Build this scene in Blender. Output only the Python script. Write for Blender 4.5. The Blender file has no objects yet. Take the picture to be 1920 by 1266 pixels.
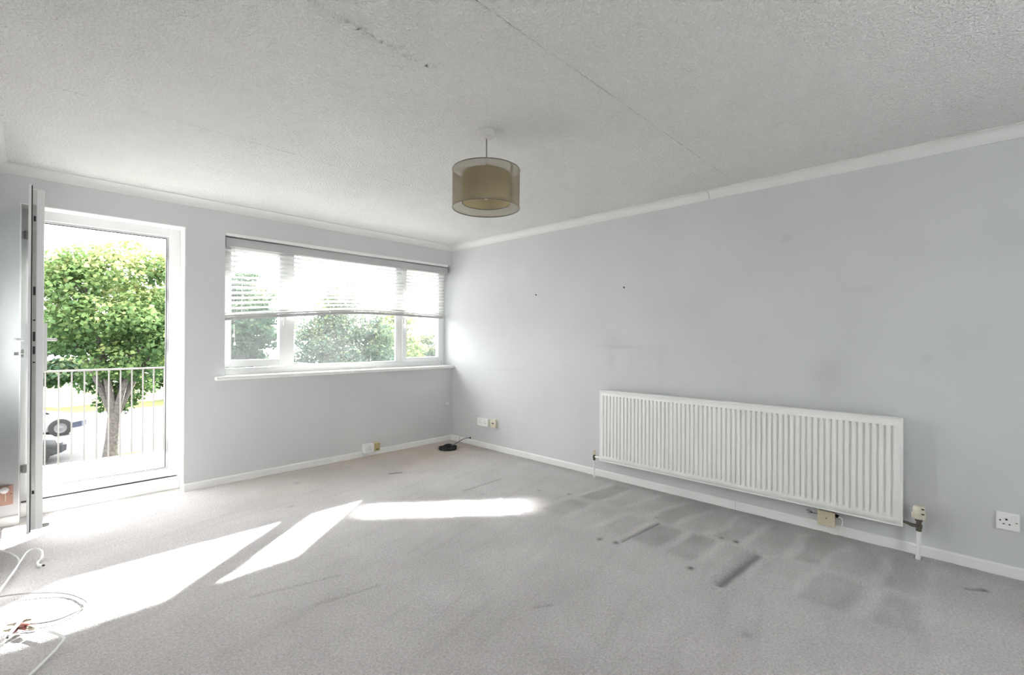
import bpy, bmesh, math, random
import numpy as np
from mathutils import Vector, Matrix, Quaternion
from math import sin, cos, pi, radians, atan2, sqrt

random.seed(7)
rng = np.random.default_rng(11)
S = bpy.context.scene
COL = S.collection

# ------------------------------------------------------------------ camera
F_PX = 871.23
YAW, PITCH, ROLL = 0.802270, 0.001997, 0.004990
CAM = Vector((-3.5766, -4.4772, 1.2378))
Fv = Vector((sin(YAW) * cos(PITCH), cos(YAW) * cos(PITCH), sin(PITCH)))
Rv = Vector((cos(YAW), -sin(YAW), 0))
Uv = Rv.cross(Fv)
Rv, Uv = Rv * cos(ROLL) + Uv * sin(ROLL), -Rv * sin(ROLL) + Uv * cos(ROLL)
cd = bpy.data.cameras.new('camera')
cd.sensor_width = 36.0
cd.lens = F_PX / 1920 * 36.0
cd.clip_start, cd.clip_end = 0.02, 500
cam = bpy.data.objects.new('camera', cd)
COL.objects.link(cam)
cam.matrix_world = Matrix(((Rv.x, Uv.x, -Fv.x, CAM.x), (Rv.y, Uv.y, -Fv.y, CAM.y), (Rv.z, Uv.z, -Fv.z, CAM.z), (0, 0, 0, 1)))
S.camera = cam

# ------------------------------------------------------------------ sky, sun, exposure
world = bpy.data.worlds.new('World')
S.world = world
world.use_nodes = True
bg = world.node_tree.nodes['Background']
bg.inputs['Color'].default_value = (0.97, 0.985, 1.0, 1)
bg.inputs['Strength'].default_value = 5.3

SUN_DIR = Vector((-1.57, -1.28, -1.0)).normalized()      # direction the light travels
sl = bpy.data.lights.new('sun', 'SUN')
sl.energy = 22.0
sl.angle = radians(0.7)
sl.color = (1.0, 0.975, 0.935)
so = bpy.data.objects.new('sun', sl)
COL.objects.link(so)
so.rotation_euler = SUN_DIR.to_track_quat('-Z', 'Y').to_euler()
so.location = (6, 6, 9)

# narrow area lamp standing in for sun reflected off the open door's pane
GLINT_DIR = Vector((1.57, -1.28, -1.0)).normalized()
gl = bpy.data.lights.new('pane_glint_stand_in', 'AREA')
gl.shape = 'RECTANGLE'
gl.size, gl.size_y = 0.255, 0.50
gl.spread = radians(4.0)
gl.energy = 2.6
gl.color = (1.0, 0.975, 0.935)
go = bpy.data.objects.new('pane_glint_stand_in', gl)
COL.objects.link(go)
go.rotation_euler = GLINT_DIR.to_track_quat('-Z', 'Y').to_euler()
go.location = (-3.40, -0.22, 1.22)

S.view_settings.view_transform = 'Standard'
S.view_settings.look = 'None'
S.view_settings.gamma = 1.0
S.view_settings.use_curve_mapping = False
S.view_settings.exposure = 0.96
S.cycles.max_bounces = 14
S.cycles.diffuse_bounces = 10
S.cycles.transparent_max_bounces = 24
S.cycles.caustics_reflective = False
S.cycles.caustics_refractive = False
S.cycles.sample_clamp_indirect = 12

H = 2.36            # ceiling height
XL, YB = -3.75, -6.2

# ------------------------------------------------------------------ helpers
def mat(name, color, rough=0.6, metal=0.0, spec=0.5, var=0.0, vscale=6.0, bump=0.0, bscale=80.0, detail=4.0, color2=None, bdist=0.01, trans=0.0):
    m = bpy.data.materials.new(name)
    m.use_nodes = True
    nt = m.node_tree
    b = nt.nodes['Principled BSDF']
    b.inputs['Base Color'].default_value = (*color, 1)
    b.inputs['Roughness'].default_value = rough
    b.inputs['Metallic'].default_value = metal
    b.inputs['Specular IOR Level'].default_value = spec
    tc = nt.nodes.new('ShaderNodeTexCoord')
    if var > 0 or color2:
        n = nt.nodes.new('ShaderNodeTexNoise')
        n.inputs['Scale'].default_value = vscale
        n.inputs['Detail'].default_value = detail
        nt.links.new(tc.outputs['Object'], n.inputs['Vector'])
        r = nt.nodes.new('ShaderNodeValToRGB')
        r.color_ramp.elements[0].position = 0.3
        r.color_ramp.elements[1].position = 0.7
        c2 = color2 or tuple(min(1, c * (1 + var)) for c in color)
        c1 = color if color2 else tuple(c * (1 - var) for c in color)
        r.color_ramp.elements[0].color = (*c1, 1)
        r.color_ramp.elements[1].color = (*c2, 1)
        nt.links.new(n.outputs['Fac'], r.inputs['Fac'])
        nt.links.new(r.outputs['Color'], b.inputs['Base Color'])
    if bump > 0:
        n = nt.nodes.new('ShaderNodeTexNoise')
        n.inputs['Scale'].default_value = bscale
        n.inputs['Detail'].default_value = 3.0
        nt.links.new(tc.outputs['Object'], n.inputs['Vector'])
        bp = nt.nodes.new('ShaderNodeBump')
        bp.inputs['Strength'].default_value = bump
        bp.inputs['Distance'].default_value = bdist
        nt.links.new(n.outputs['Fac'], bp.inputs['Height'])
        nt.links.new(bp.outputs['Normal'], b.inputs['Normal'])
    return m


def stain_mult(m, attr='stain'):
    """multiply the base colour by a per-vertex wear value (dirt and marks with a shape of their own)"""
    nt = m.node_tree
    b = nt.nodes['Principled BSDF']
    a = nt.nodes.new('ShaderNodeAttribute')
    a.attribute_name = attr
    mx = nt.nodes.new('ShaderNodeMix')
    mx.data_type = 'RGBA'
    mx.blend_type = 'MULTIPLY'
    mx.inputs['Factor'].default_value = 1.0
    inp = b.inputs['Base Color']
    if inp.links:
        nt.links.new(inp.links[0].from_socket, mx.inputs[6])
    else:
        mx.inputs[6].default_value = inp.default_value
    nt.links.new(a.outputs['Color'], mx.inputs[7])
    nt.links.new(mx.outputs[2], inp)


def glass_mat(name, tint=(1, 1, 1), dust=0.04):
    m = bpy.data.materials.new(name)
    m.use_nodes = True
    nt = m.node_tree
    for n in list(nt.nodes):
        nt.nodes.remove(n)
    out = nt.nodes.new('ShaderNodeOutputMaterial')
    tr = nt.nodes.new('ShaderNodeBsdfTransparent')
    tr.inputs['Color'].default_value = (*tint, 1)
    gs = nt.nodes.new('ShaderNodeBsdfGlossy')
    gs.inputs['Roughness'].default_value = 0.02
    lw = nt.nodes.new('ShaderNodeLayerWeight')
    lw.inputs['Blend'].default_value = 0.5
    pw = nt.nodes.new('ShaderNodeMath')
    pw.operation = 'POWER'
    pw.inputs[1].default_value = 5.0
    nt.links.new(lw.outputs['Facing'], pw.inputs[0])
    fr = nt.nodes.new('ShaderNodeMath')
    fr.operation = 'MULTIPLY_ADD'
    fr.inputs[1].default_value = 0.94
    fr.inputs[2].default_value = 0.04
    nt.links.new(pw.outputs[0], fr.inputs[0])
    m1 = nt.nodes.new('ShaderNodeMixShader')
    nt.links.new(fr.outputs[0], m1.inputs[0])
    nt.links.new(tr.outputs[0], m1.inputs[1])
    nt.links.new(gs.outputs[0], m1.inputs[2])
    tl = nt.nodes.new('ShaderNodeBsdfTranslucent')
    tl.inputs['Color'].default_value = (0.9, 0.93, 0.95, 1)
    tc = nt.nodes.new('ShaderNodeTexCoord')
    nz = nt.nodes.new('ShaderNodeTexNoise')
    nz.inputs['Scale'].default_value = 2.6
    nz.inputs['Detail'].default_value = 6
    nt.links.new(tc.outputs['Object'], nz.inputs['Vector'])
    mr = nt.nodes.new('ShaderNodeMapRange')
    mr.inputs['From Min'].default_value = 0.3
    mr.inputs['From Max'].default_value = 0.7
    mr.inputs['To Min'].default_value = dust * 0.6
    mr.inputs['To Max'].default_value = dust * 1.4
    nt.links.new(nz.outputs['Fac'], mr.inputs['Value'])
    m2 = nt.nodes.new('ShaderNodeMixShader')
    nt.links.new(mr.outputs[0], m2.inputs[0])
    nt.links.new(m1.outputs[0], m2.inputs[1])
    nt.links.new(tl.outputs[0], m2.inputs[2])
    nt.links.new(m2.outputs[0], out.inputs[0])
    return m


def cloth_mat(name, color, see, translucent=0.5, weave=900):
    """thin woven cloth: lets part of the light straight through, part diffused"""
    m = bpy.data.materials.new(name)
    m.use_nodes = True
    nt = m.node_tree
    for n in list(nt.nodes):
        nt.nodes.remove(n)
    out = nt.nodes.new('ShaderNodeOutputMaterial')
    tr = nt.nodes.new('ShaderNodeBsdfTransparent')
    df = nt.nodes.new('ShaderNodeBsdfDiffuse')
    tl = nt.nodes.new('ShaderNodeBsdfTranslucent')
    tc = nt.nodes.new('ShaderNodeTexCoord')
    nz = nt.nodes.new('ShaderNodeTexNoise')
    nz.inputs['Scale'].default_value = weave
    nt.links.new(tc.outputs['Object'], nz.inputs['Vector'])
    rp = nt.nodes.new('ShaderNodeValToRGB')
    rp.color_ramp.elements[0].color = (*[c * .85 for c in color], 1)
    rp.color_ramp.elements[1].color = (*[min(1, c * 1.12) for c in color], 1)
    nt.links.new(nz.outputs['Fac'], rp.inputs['Fac'])
    for s in (df, tl):
        nt.links.new(rp.outputs['Color'], s.inputs['Color'])
    m1 = nt.nodes.new('ShaderNodeMixShader')
    m1.inputs[0].default_value = translucent
    nt.links.new(df.outputs[0], m1.inputs[1])
    nt.links.new(tl.outputs[0], m1.inputs[2])
    m2 = nt.nodes.new('ShaderNodeMixShader')
    m2.inputs[0].default_value = see
    nt.links.new(m1.outputs[0], m2.inputs[1])
    nt.links.new(tr.outputs[0], m2.inputs[2])
    nt.links.new(m2.outputs[0], out.inputs[0])
    return m


def leaf_mat(name, c1, c2, c3):
    m = bpy.data.materials.new(name)
    m.use_nodes = True
    nt = m.node_tree
    for n in list(nt.nodes):
        nt.nodes.remove(n)
    out = nt.nodes.new('ShaderNodeOutputMaterial')
    at = nt.nodes.new('ShaderNodeAttribute')
    at.attribute_name = 'tint'
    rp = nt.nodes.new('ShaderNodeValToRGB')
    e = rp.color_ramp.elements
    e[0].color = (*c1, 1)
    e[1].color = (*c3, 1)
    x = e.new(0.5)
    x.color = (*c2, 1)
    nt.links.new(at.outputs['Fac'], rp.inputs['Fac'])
    df = nt.nodes.new('ShaderNodeBsdfDiffuse')
    tl = nt.nodes.new('ShaderNodeBsdfTranslucent')
    nt.links.new(rp.outputs['Color'], df.inputs['Color'])
    nt.links.new(rp.outputs['Color'], tl.inputs['Color'])
    mx = nt.nodes.new('ShaderNodeMixShader')
    mx.inputs[0].default_value = 0.35
    nt.links.new(df.outputs[0], mx.inputs[1])
    nt.links.new(tl.outputs[0], mx.inputs[2])
    nt.links.new(mx.outputs[0], out.inputs[0])
    return m


class MB:
    def __init__(self):
        self.v, self.f = [], []

    def add(self, verts, faces):
        o = len(self.v)
        self.v += [tuple(p) for p in verts]
        self.f += [tuple(i + o for i in f) for f in faces]
        return self

    def box(self, x0, x1, y0, y1, z0, z1):
        x0, x1 = min(x0, x1), max(x0, x1)
        y0, y1 = min(y0, y1), max(y0, y1)
        z0, z1 = min(z0, z1), max(z0, z1)
        v = [(x0, y0, z0), (x1, y0, z0), (x1, y1, z0), (x0, y1, z0), (x0, y0, z1), (x1, y0, z1), (x1, y1, z1), (x0, y1, z1)]
        return self.add(v, [(0, 3, 2, 1), (4, 5, 6, 7), (0, 1, 5, 4), (1, 2, 6, 5), (2, 3, 7, 6), (3, 0, 4, 7)])

    def extrude(self, poly, a, b):
        """poly: list of 3d points; swept from offset a to offset b (vectors)"""
        n = len(poly)
        a, b = Vector(a), Vector(b)
        v = [Vector(p) + a for p in poly] + [Vector(p) + b for p in poly]
        f = [(i, (i + 1) % n, n + (i + 1) % n, n + i) for i in range(n)]
        f += [tuple(reversed(range(n))), tuple(range(n, 2 * n))]
        return self.add(v, f)

    def tube(self, pts, r, n=8, caps=True):
        pts = [Vector(p) for p in pts]
        rs = r if isinstance(r, (list, tuple)) else [r] * len(pts)
        v, f = [], []
        up = None
        for i, p in enumerate(pts):
            t = (pts[min(i + 1, len(pts) - 1)] - pts[max(i - 1, 0)])
            t = t.normalized() if t.length > 1e-9 else Vector((0, 0, 1))
            if up is None:
                up = t.orthogonal().normalized()
            else:
                up = (up - t * up.dot(t))
                up = up.normalized() if up.length > 1e-6 else t.orthogonal().normalized()
            w = t.cross(up)
            for k in range(n):
                a = 2 * pi * k / n
                v.append(p + (up * cos(a) + w * sin(a)) * rs[i])
        m = len(pts)
        for i in range(m - 1):
            for k in range(n):
                f.append((i * n + k, i * n + (k + 1) % n, (i + 1) * n + (k + 1) % n, (i + 1) * n + k))
        if caps:
            f.append(tuple(reversed(range(n))))
            f.append(tuple(range((m - 1) * n, m * n)))
        return self.add(v, f)

    def lathe(self, prof, c, n=24, axis=(0, 0, 1), closed=False):
        """prof: (radius, height) pairs turned about an axis through c"""
        ax = Vector(axis).normalized()
        e1 = ax.orthogonal().normalized()
        e2 = ax.cross(e1)
        c = Vector(c)
        v, f = [], []
        for r, h in prof:
            for k in range(n):
                a = 2 * pi * k / n
                v.append(c + ax * h + (e1 * cos(a) + e2 * sin(a)) * r)
        m = len(prof)
        rng_ = range(m) if closed else range(m - 1)
        for i in rng_:
            j = (i + 1) % m
            for k in range(n):
                f.append((i * n + k, i * n + (k + 1) % n, j * n + (k + 1) % n, j * n + k))
        if not closed:
            if prof[0][0] > 1e-6:
                f.append(tuple(reversed(range(n))))
            if prof[-1][0] > 1e-6:
                f.append(tuple(range((m - 1) * n, m * n)))
        return self.add(v, f)

    def build(self, name, m, parent=None, smooth=False, bevel=0.0, seg=2, weld=False):
        me = bpy.data.meshes.new(name)
        me.from_pydata(self.v, [], self.f)
        bm = bmesh.new()
        bm.from_mesh(me)
        if weld:
            bmesh.ops.remove_doubles(bm, verts=bm.verts, dist=1e-5)
        bmesh.ops.recalc_face_normals(bm, faces=bm.faces)
        bm.to_mesh(me)
        bm.free()
        me.materials.append(m)
        o = bpy.data.objects.new(name, me)
        COL.objects.link(o)
        if smooth:
            me.polygons.foreach_set('use_smooth', [True] * len(me.polygons))
            me.set_sharp_from_angle(angle=radians(40))
        if bevel > 0:
            b = o.modifiers.new('bevel', 'BEVEL')
            b.width = bevel
            b.segments = seg
            b.limit_method = 'ANGLE'
        if parent is not None:
            put(o, parent)
        return o


def put(o, parent):
    """parent a piece built in world coordinates without moving it"""
    o.parent = parent
    w = Vector(parent.location)
    p = parent
    while p.parent is not None:
        p = p.parent
        w = w + Vector(p.location)
    o.location = Vector(o.location) - w


def empty(name, loc):
    o = bpy.data.objects.new(name, None)
    COL.objects.link(o)
    o.location = loc
    o.empty_display_size = 0.1
    return o


def tag(o, label=None, cat=None, group=None, kind=None):
    if label:
        o['label'] = label
    if cat:
        o['category'] = cat
    if group:
        o['group'] = group
    if kind:
        o['kind'] = kind
    return o


def box(name, m, parent, *b, bevel=0.0, seg=2):
    return MB().box(*b).build(name, m, parent, bevel=bevel, seg=seg)


def spline(pts, per=8):
    """Catmull-Rom through the points"""
    P = [Vector(p) for p in pts]
    P = [P[0] * 2 - P[1]] + P + [P[-1] * 2 - P[-2]]
    out = []
    for i in range(1, len(P) - 2):
        a, b, c, d = P[i - 1], P[i], P[i + 1], P[i + 2]
        for k in range(per):
            t = k / per
            out.append(0.5 * ((2 * b) + (c - a) * t + (2 * a - 5 * b + 4 * c - d) * t * t + (3 * b - a - 3 * c + d) * t ** 3))
    out.append(P[-2])
    return out


def grid_obj(name, m, origin, eu, ev, nu, nv, height=None, stain=None):
    """a finely divided sheet; height(u, v) lifts it, stain(u, v) gives (n,3) wear colours"""
    eu, ev, origin = np.array(eu, float), np.array(ev, float), np.array(origin, float)
    u = np.linspace(0, 1, nu + 1)
    v = np.linspace(0, 1, nv + 1)
    uu, vv = np.meshgrid(u, v, indexing='ij')
    P = origin + uu[..., None] * eu + vv[..., None] * ev
    nrm = np.cross(eu, ev)
    nrm = nrm / np.linalg.norm(nrm)
    if height is not None:
        P = P + height(P)[..., None] * nrm
    P = P.reshape(-1, 3)
    idx = np.arange((nu + 1) * (nv + 1)).reshape(nu + 1, nv + 1)
    faces = np.stack([idx[:-1, :-1], idx[1:, :-1], idx[1:, 1:], idx[:-1, 1:]], -1).reshape(-1, 4)
    me = bpy.data.meshes.new(name)
    me.vertices.add(len(P))
    me.vertices.foreach_set('co', P.ravel())
    me.loops.add(faces.size)
    me.loops.foreach_set('vertex_index', faces.ravel().astype(np.int32))
    me.polygons.add(len(faces))
    me.polygons.foreach_set('loop_start', np.arange(0, faces.size, 4, dtype=np.int32))
    me.polygons.foreach_set('use_smooth', np.ones(len(faces), bool))
    me.update(calc_edges=True)
    if stain is not None:
        c = stain(P)
        a = me.color_attributes.new('stain', 'FLOAT_COLOR', 'POINT')
        a.data.foreach_set('color', np.concatenate([c, np.ones((len(c), 1))], 1).ravel().astype(np.float32))
    me.materials.append(m)
    o = bpy.data.objects.new(name, me)
    COL.objects.link(o)
    return o


def vnoise(x, y, seed=0):
    """smooth value noise, vectorised"""
    xi, yi = np.floor(x).astype(int), np.floor(y).astype(int)
    fx, fy = x - xi, y - yi
    fx, fy = fx * fx * (3 - 2 * fx), fy * fy * (3 - 2 * fy)

    def h(a, b):
        n = (a * 374761393 + b * 668265263 + seed * 1274126177) & 0x7fffffff
        n = ((n ^ (n >> 13)) * 1274126177) & 0x7fffffff
        return ((n ^ (n >> 16)) & 0xffff) / 65535.0
    return (h(xi, yi) * (1 - fx) + h(xi + 1, yi) * fx) * (1 - fy) + (h(xi, yi + 1) * (1 - fx) + h(xi + 1, yi + 1) * fx) * fy


# ------------------------------------------------------------------ materials
M_wall = mat('wall_paint', (0.662, 0.667, 0.677), 0.85, spec=0.2, var=0.025, vscale=2.2, bump=0.12, bscale=160, bdist=0.004)
M_wallR = mat('wall_paint_right', (0.662, 0.667, 0.677), 0.85, spec=0.2, var=0.025, vscale=2.2, bump=0.12, bscale=160, bdist=0.004)
stain_mult(M_wallR)
M_white = mat('white_gloss_paint', (0.88, 0.88, 0.865), 0.35, var=0.03, vscale=5)
M_cove = mat('cove_paint', (0.78, 0.78, 0.765), 0.6, var=0.025, vscale=4)
M_upvc = mat('white_upvc', (0.78, 0.785, 0.785), 0.28, var=0.02, vscale=3)
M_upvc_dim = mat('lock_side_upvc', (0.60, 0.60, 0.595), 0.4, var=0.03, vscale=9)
M_panel = mat('grey_door_panel', (0.40, 0.41, 0.42), 0.5, var=0.03, vscale=6)
M_gasket = mat('black_rubber_gasket', (0.03, 0.03, 0.03), 0.6, var=0.1, vscale=30)
M_metal = mat('brushed_steel', (0.42, 0.42, 0.40), 0.35, 0.85, var=0.08, vscale=20)
M_chrome = mat('bright_metal', (0.75, 0.75, 0.74), 0.2, 1.0, var=0.05, vscale=12)
M_dark = mat('dark_hole', (0.02, 0.02, 0.02), 0.8, var=0.1, vscale=20)
M_rad = mat('radiator_enamel', (0.91, 0.905, 0.88), 0.3, var=0.02, vscale=3)
M_radin = mat('radiator_inside', (0.14, 0.135, 0.125), 0.7, var=0.1, vscale=10)  # coloured dark to deepen the shadow line behind the top grille
M_cream = mat('aged_cream_plastic', (0.66, 0.60, 0.44), 0.4, var=0.04, vscale=10)
M_cream2 = mat('pale_cream_plastic', (0.74, 0.69, 0.56), 0.4, var=0.04, vscale=10)
M_olive = mat('yellowed_plastic', (0.55, 0.46, 0.22), 0.45, var=0.05, vscale=14)
M_plastic = mat('white_plastic', (0.88, 0.88, 0.865), 0.3, var=0.02, vscale=8)
M_valve = mat('tarnished_brass', (0.16, 0.145, 0.12), 0.4, 0.7, var=0.2, vscale=40)
M_black = mat('black_cable_rubber', (0.022, 0.022, 0.022), 0.5, var=0.15, vscale=30)
M_wcable = mat('white_cable', (0.90, 0.90, 0.885), 0.4, var=0.03, vscale=20)
M_gcable = mat('grey_cable', (0.22, 0.215, 0.205), 0.4, var=0.05, vscale=20)
M_copper = mat('pink_plate', (0.55, 0.33, 0.26), 0.5, var=0.08, vscale=18)
M_redplug = mat('red_brown_plastic', (0.25, 0.06, 0.05), 0.4, var=0.1, vscale=30)
M_brass = mat('brass_tip', (0.34, 0.31, 0.24), 0.3, 0.9, var=0.05, vscale=30)
M_glass = glass_mat('window_glass', (0.95, 0.965, 0.96), 0.013)
M_dglass = glass_mat('door_glass', (0.9, 0.93, 0.93), 0.03)
M_slat = mat('white_slat', (0.80, 0.80, 0.79), 0.4, var=0.02, vscale=3)
M_rail = mat('blind_rail', (0.50, 0.50, 0.505), 0.4, var=0.03, vscale=3)
M_cord = mat('white_cord', (0.75, 0.75, 0.73), 0.7, var=0.04, vscale=60)
M_org = cloth_mat('brown_organza', (0.37, 0.315, 0.215), 0.36, 0.5)
M_shade = cloth_mat('cream_lining', (0.60, 0.525, 0.34), 0.0, 0.4)
M_ring = mat('shade_ring', (0.20, 0.18, 0.145), 0.5, var=0.05, vscale=20)
M_rose = mat('rose_plastic', (0.72, 0.70, 0.69), 0.4, var=0.02, vscale=10)
M_bulb = mat('lamp_holder_plastic', (0.7, 0.7, 0.68), 0.4, var=0.02, vscale=10)

# carpet: cut pile, grey with a warm cast
M_carpet = mat('grey_carpet', (0.655, 0.625, 0.62), 0.95, spec=0.05, color2=(0.75, 0.72, 0.715), vscale=2.4, detail=7)
stain_mult(M_carpet)
nt = M_carpet.node_tree
pb = nt.nodes['Principled BSDF']
pb.inputs['Sheen Weight'].default_value = 0.15
tc = nt.nodes.new('ShaderNodeTexCoord')
n1 = nt.nodes.new('ShaderNodeTexNoise')
n1.inputs['Scale'].default_value = 95
n1.inputs['Detail'].default_value = 5
n1.inputs['Roughness'].default_value = 0.7
n2 = nt.nodes.new('ShaderNodeTexVoronoi')
n2.inputs['Scale'].default_value = 190
for n in (n1, n2):
    nt.links.new(tc.outputs['Object'], n.inputs['Vector'])
ad = nt.nodes.new('ShaderNodeMath')
ad.operation = 'ADD'
nt.links.new(n1.outputs['Fac'], ad.inputs[0])
nt.links.new(n2.outputs['Distance'], ad.inputs[1])
bp = nt.nodes.new('ShaderNodeBump')
bp.inputs['Strength'].default_value = 0.75
bp.inputs['Distance'].default_value = 0.010
nt.links.new(ad.outputs[0], bp.inputs['Height'])
nt.links.new(bp.outputs['Normal'], pb.inputs['Normal'])
# fibre colour flecks
mul = nt.nodes.new('ShaderNodeMix')
mul.data_type = 'RGBA'
mul.blend_type = 'MULTIPLY'
mul.inputs['Factor'].default_value = 1.0
mr = nt.nodes.new('ShaderNodeMapRange')
mr.inputs['From Min'].default_value = 0.3
mr.inputs['From Max'].default_value = 0.7
mr.inputs['To Min'].default_value = 0.76
mr.inputs['To Max'].default_value = 1.22
nt.links.new(n1.outputs['Fac'], mr.inputs['Value'])
src = pb.inputs['Base Color'].links[0].from_socket
nt.links.new(src, mul.inputs[6])
nt.links.new(mr.outputs[0], mul.inputs[7])
nt.links.new(mul.outputs[2], pb.inputs['Base Color'])

# ceiling: stippled texture coat
M_ceil = mat('stippled_ceiling', (0.83, 0.825, 0.81), 0.9, spec=0.1, var=0.025, vscale=1.6)
nt = M_ceil.node_tree
pb = nt.nodes['Principled BSDF']
tc = nt.nodes.new('ShaderNodeTexCoord')
n1 = nt.nodes.new('ShaderNodeTexNoise')
n1.inputs['Scale'].default_value = 75
n1.inputs['Detail'].default_value = 2.5
nt.links.new(tc.outputs['Object'], n1.inputs['Vector'])
mr = nt.nodes.new('ShaderNodeMapRange')
mr.inputs['From Min'].default_value = 0.42
mr.inputs['From Max'].default_value = 0.62
nt.links.new(n1.outputs['Fac'], mr.inputs['Value'])
bp = nt.nodes.new('ShaderNodeBump')
bp.inputs['Strength'].default_value = 0.85
bp.inputs['Distance'].default_value = 0.007
nt.links.new(mr.outputs[0], bp.inputs['Height'])
nt.links.new(bp.outputs['Normal'], pb.inputs['Normal'])

# ------------------------------------------------------------------ floor
DENTS = [  # (x0, y0, x1, y1, half width, depth, darkening)
    (-1.150, -3.605, -0.680, -3.640, 0.030, 0.011, 0.45),
    (-1.300, -0.735, -1.205, -0.775, 0.016, 0.006, 0.62),
    (-1.128, -1.580, -0.690, -1.562, 0.011, 0.004, 0.30),
    (-1.060, -2.990, -0.640, -3.020, 0.012, 0.005, 0.42),
    (-2.660, -2.330, -2.360, -2.390, 0.010, 0.003, 0.18),
    (-1.960, -3.070, -1.890, -3.110, 0.010, 0.003, 0.22),
    (-0.330, -4.500, -0.285, -4.570, 0.014, 0.003, 0.40),
    (-2.85, -2.05, -2.45, -2.15, 0.012, 0.003, 0.16),
]
SPOTS = [  # burns and stains: x, y, radius, darkening
    (-1.095, -3.429, 0.020, 0.80), (-0.573, -3.489, 0.017, 0.72), (-0.580, -3.406, 0.015, 0.55),
    (-1.127, -2.874, 0.020, 0.55), (-1.104, -2.973, 0.020, 0.62), (-0.600, -2.236, 0.016, 0.5),
    (-1.135, -2.257, 0.018, 0.3), (-1.082, -1.750, 0.014, 0.3), (-1.484, -3.833, 0.030, 0.22),
    (-0.286, -4.561, 0.018, 0.42), (-0.553, -2.955, 0.014, 0.3), (-0.700, -2.010, 0.014, 0.45),
    (-2.0, -0.42, 0.03, 0.2), (-2.25, -0.95, 0.025, 0.2),
]


def floor_height(P):
    x, y = P[..., 0], P[..., 1]
    h = 0.0025 * (vnoise(x * 9, y * 9, 3) - 0.5) + 0.0025 * (vnoise(x * 28, y * 28, 5) - 0.5)
    for x0, y0, x1, y1, w, d, _ in DENTS:
        dx, dy = x1 - x0, y1 - y0
        L = dx * dx + dy * dy
        t = np.clip(((x - x0) * dx + (y - y0) * dy) / L, 0, 1)
        q = np.hypot(x - x0 - t * dx, y - y0 - t * dy)
        h = h - d * np.exp(-(q / w) ** 2) + 0.4 * d * np.exp(-((q - 2.2 * w) / w) ** 2)
    return h


def floor_stain(P):
    x, y = P[:, 0], P[:, 1]
    s = np.ones(len(x))
    # flattened squares left by furniture and the vacuum cleaner, in a band along the radiator wall
    for row, (xa, xb, ph, per) in enumerate([(-0.60, -0.10, 0.03, 0.205), (-1.02, -0.62, 0.12, 0.235)]):
        wob = 0.05 * (vnoise(y * 3, x * 3, 21 + row) - .5)
        band = np.clip((x + wob - xa) / 0.05, 0, 1) * np.clip((xb - x + wob) / 0.06, 0, 1)
        yy = y + 0.35 * (x - xa) * 0.25 + ph + 0.07 * (vnoise(x * 5, y * 5, 41 + row) - .5)
        k = np.floor(yy / per)
        fr = yy / per - k
        amp = ((np.sin(k * 12.9898 + row * 3.1) * 43758.5453) % 1.0)
        sq = np.clip(fr / 0.14, 0, 1) * np.clip((0.88 - fr) / 0.14, 0, 1) * (0.55 + 0.8 * vnoise(x * 7, y * 7, 43))
        inside = np.clip((-2.15 - y) / 0.15, 0, 1) * np.clip((y + 4.5) / 0.3, 0, 1)
        s *= 1 - inside * band * (0.05 + 0.21 * amp) * sq
        s *= 1 + inside * band * 0.06 * np.clip(1 - sq, 0, 1)
    # grey traffic dirt near the skirting
    s *= 1 - 0.22 * np.exp(-((x + 0.02) / 0.10) ** 2) * (0.6 + 0.8 * vnoise(y * 6, x * 6, 8))
    s *= 1 - 0.16 * np.exp(-((x + 0.2) / 0.35) ** 2) * np.clip((-1.9 - y), 0, 1)
    # pile shading swirls
    n = vnoise(x * 2.2 + y * .6, y * 2.6, 2) * .6 + vnoise(x * 6.5, y * 5.2, 4) * .4
    s *= 1 + 0.15 * (n - 0.5)
    streak = vnoise(x * 2.5 + y * 1.5, (y - 0.25 * x) * 22, 6)
    s *= 1 - 0.07 * np.clip(streak - 0.62, 0, 1) / 0.38
    for x0, y0, x1, y1, w, d, dk in DENTS:
        dx, dy = x1 - x0, y1 - y0
        L = dx * dx + dy * dy
        t = np.clip(((x - x0) * dx + (y - y0) * dy) / L, 0, 1)
        q = np.hypot(x - x0 - t * dx, y - y0 - t * dy)
        s *= 1 - min(.8, dk * 1.3) * np.exp(-(q / (w * 0.8)) ** 2)
    for sx, sy, r, dk in SPOTS:
        q = np.hypot(x - sx, (y - sy) * 1.2) * (0.8 + 0.5 * vnoise(x * 90, y * 90, 9))
        s *= 1 - min(.93, dk * 1.3) * np.exp(-(q / r) ** 2)
    # warm brown wear in the window corner
    w = np.exp(-((y + 0.25) / 0.55) ** 2) * np.clip((x + 2.9) / 1.2, 0, 1)
    w = w * (0.5 + vnoise(x * 3, y * 3, 14))
    c = np.stack([s * (1 + 0.05 * w), s * (1 - 0.03 * w), s * (1 - 0.12 * w)], 1)
    return np.clip(c, 0.02, 1.6)


fl = grid_obj('floor', M_carpet, (XL, YB, 0), (-XL, 0, 0), (0, 6.34, 0), 312, 528, floor_height, floor_stain)
tag(fl, 'worn grey cut-pile carpet covering the whole floor', kind='structure')
tag(box('floor_slab', mat('concrete_slab', (0.4, 0.39, 0.37), 0.9, var=0.1, vscale=3), None, -4.05, 0.25, YB - .25, 0.22, -0.30, -0.012), 'grey concrete slab beneath the carpet', kind='structure')

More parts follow.
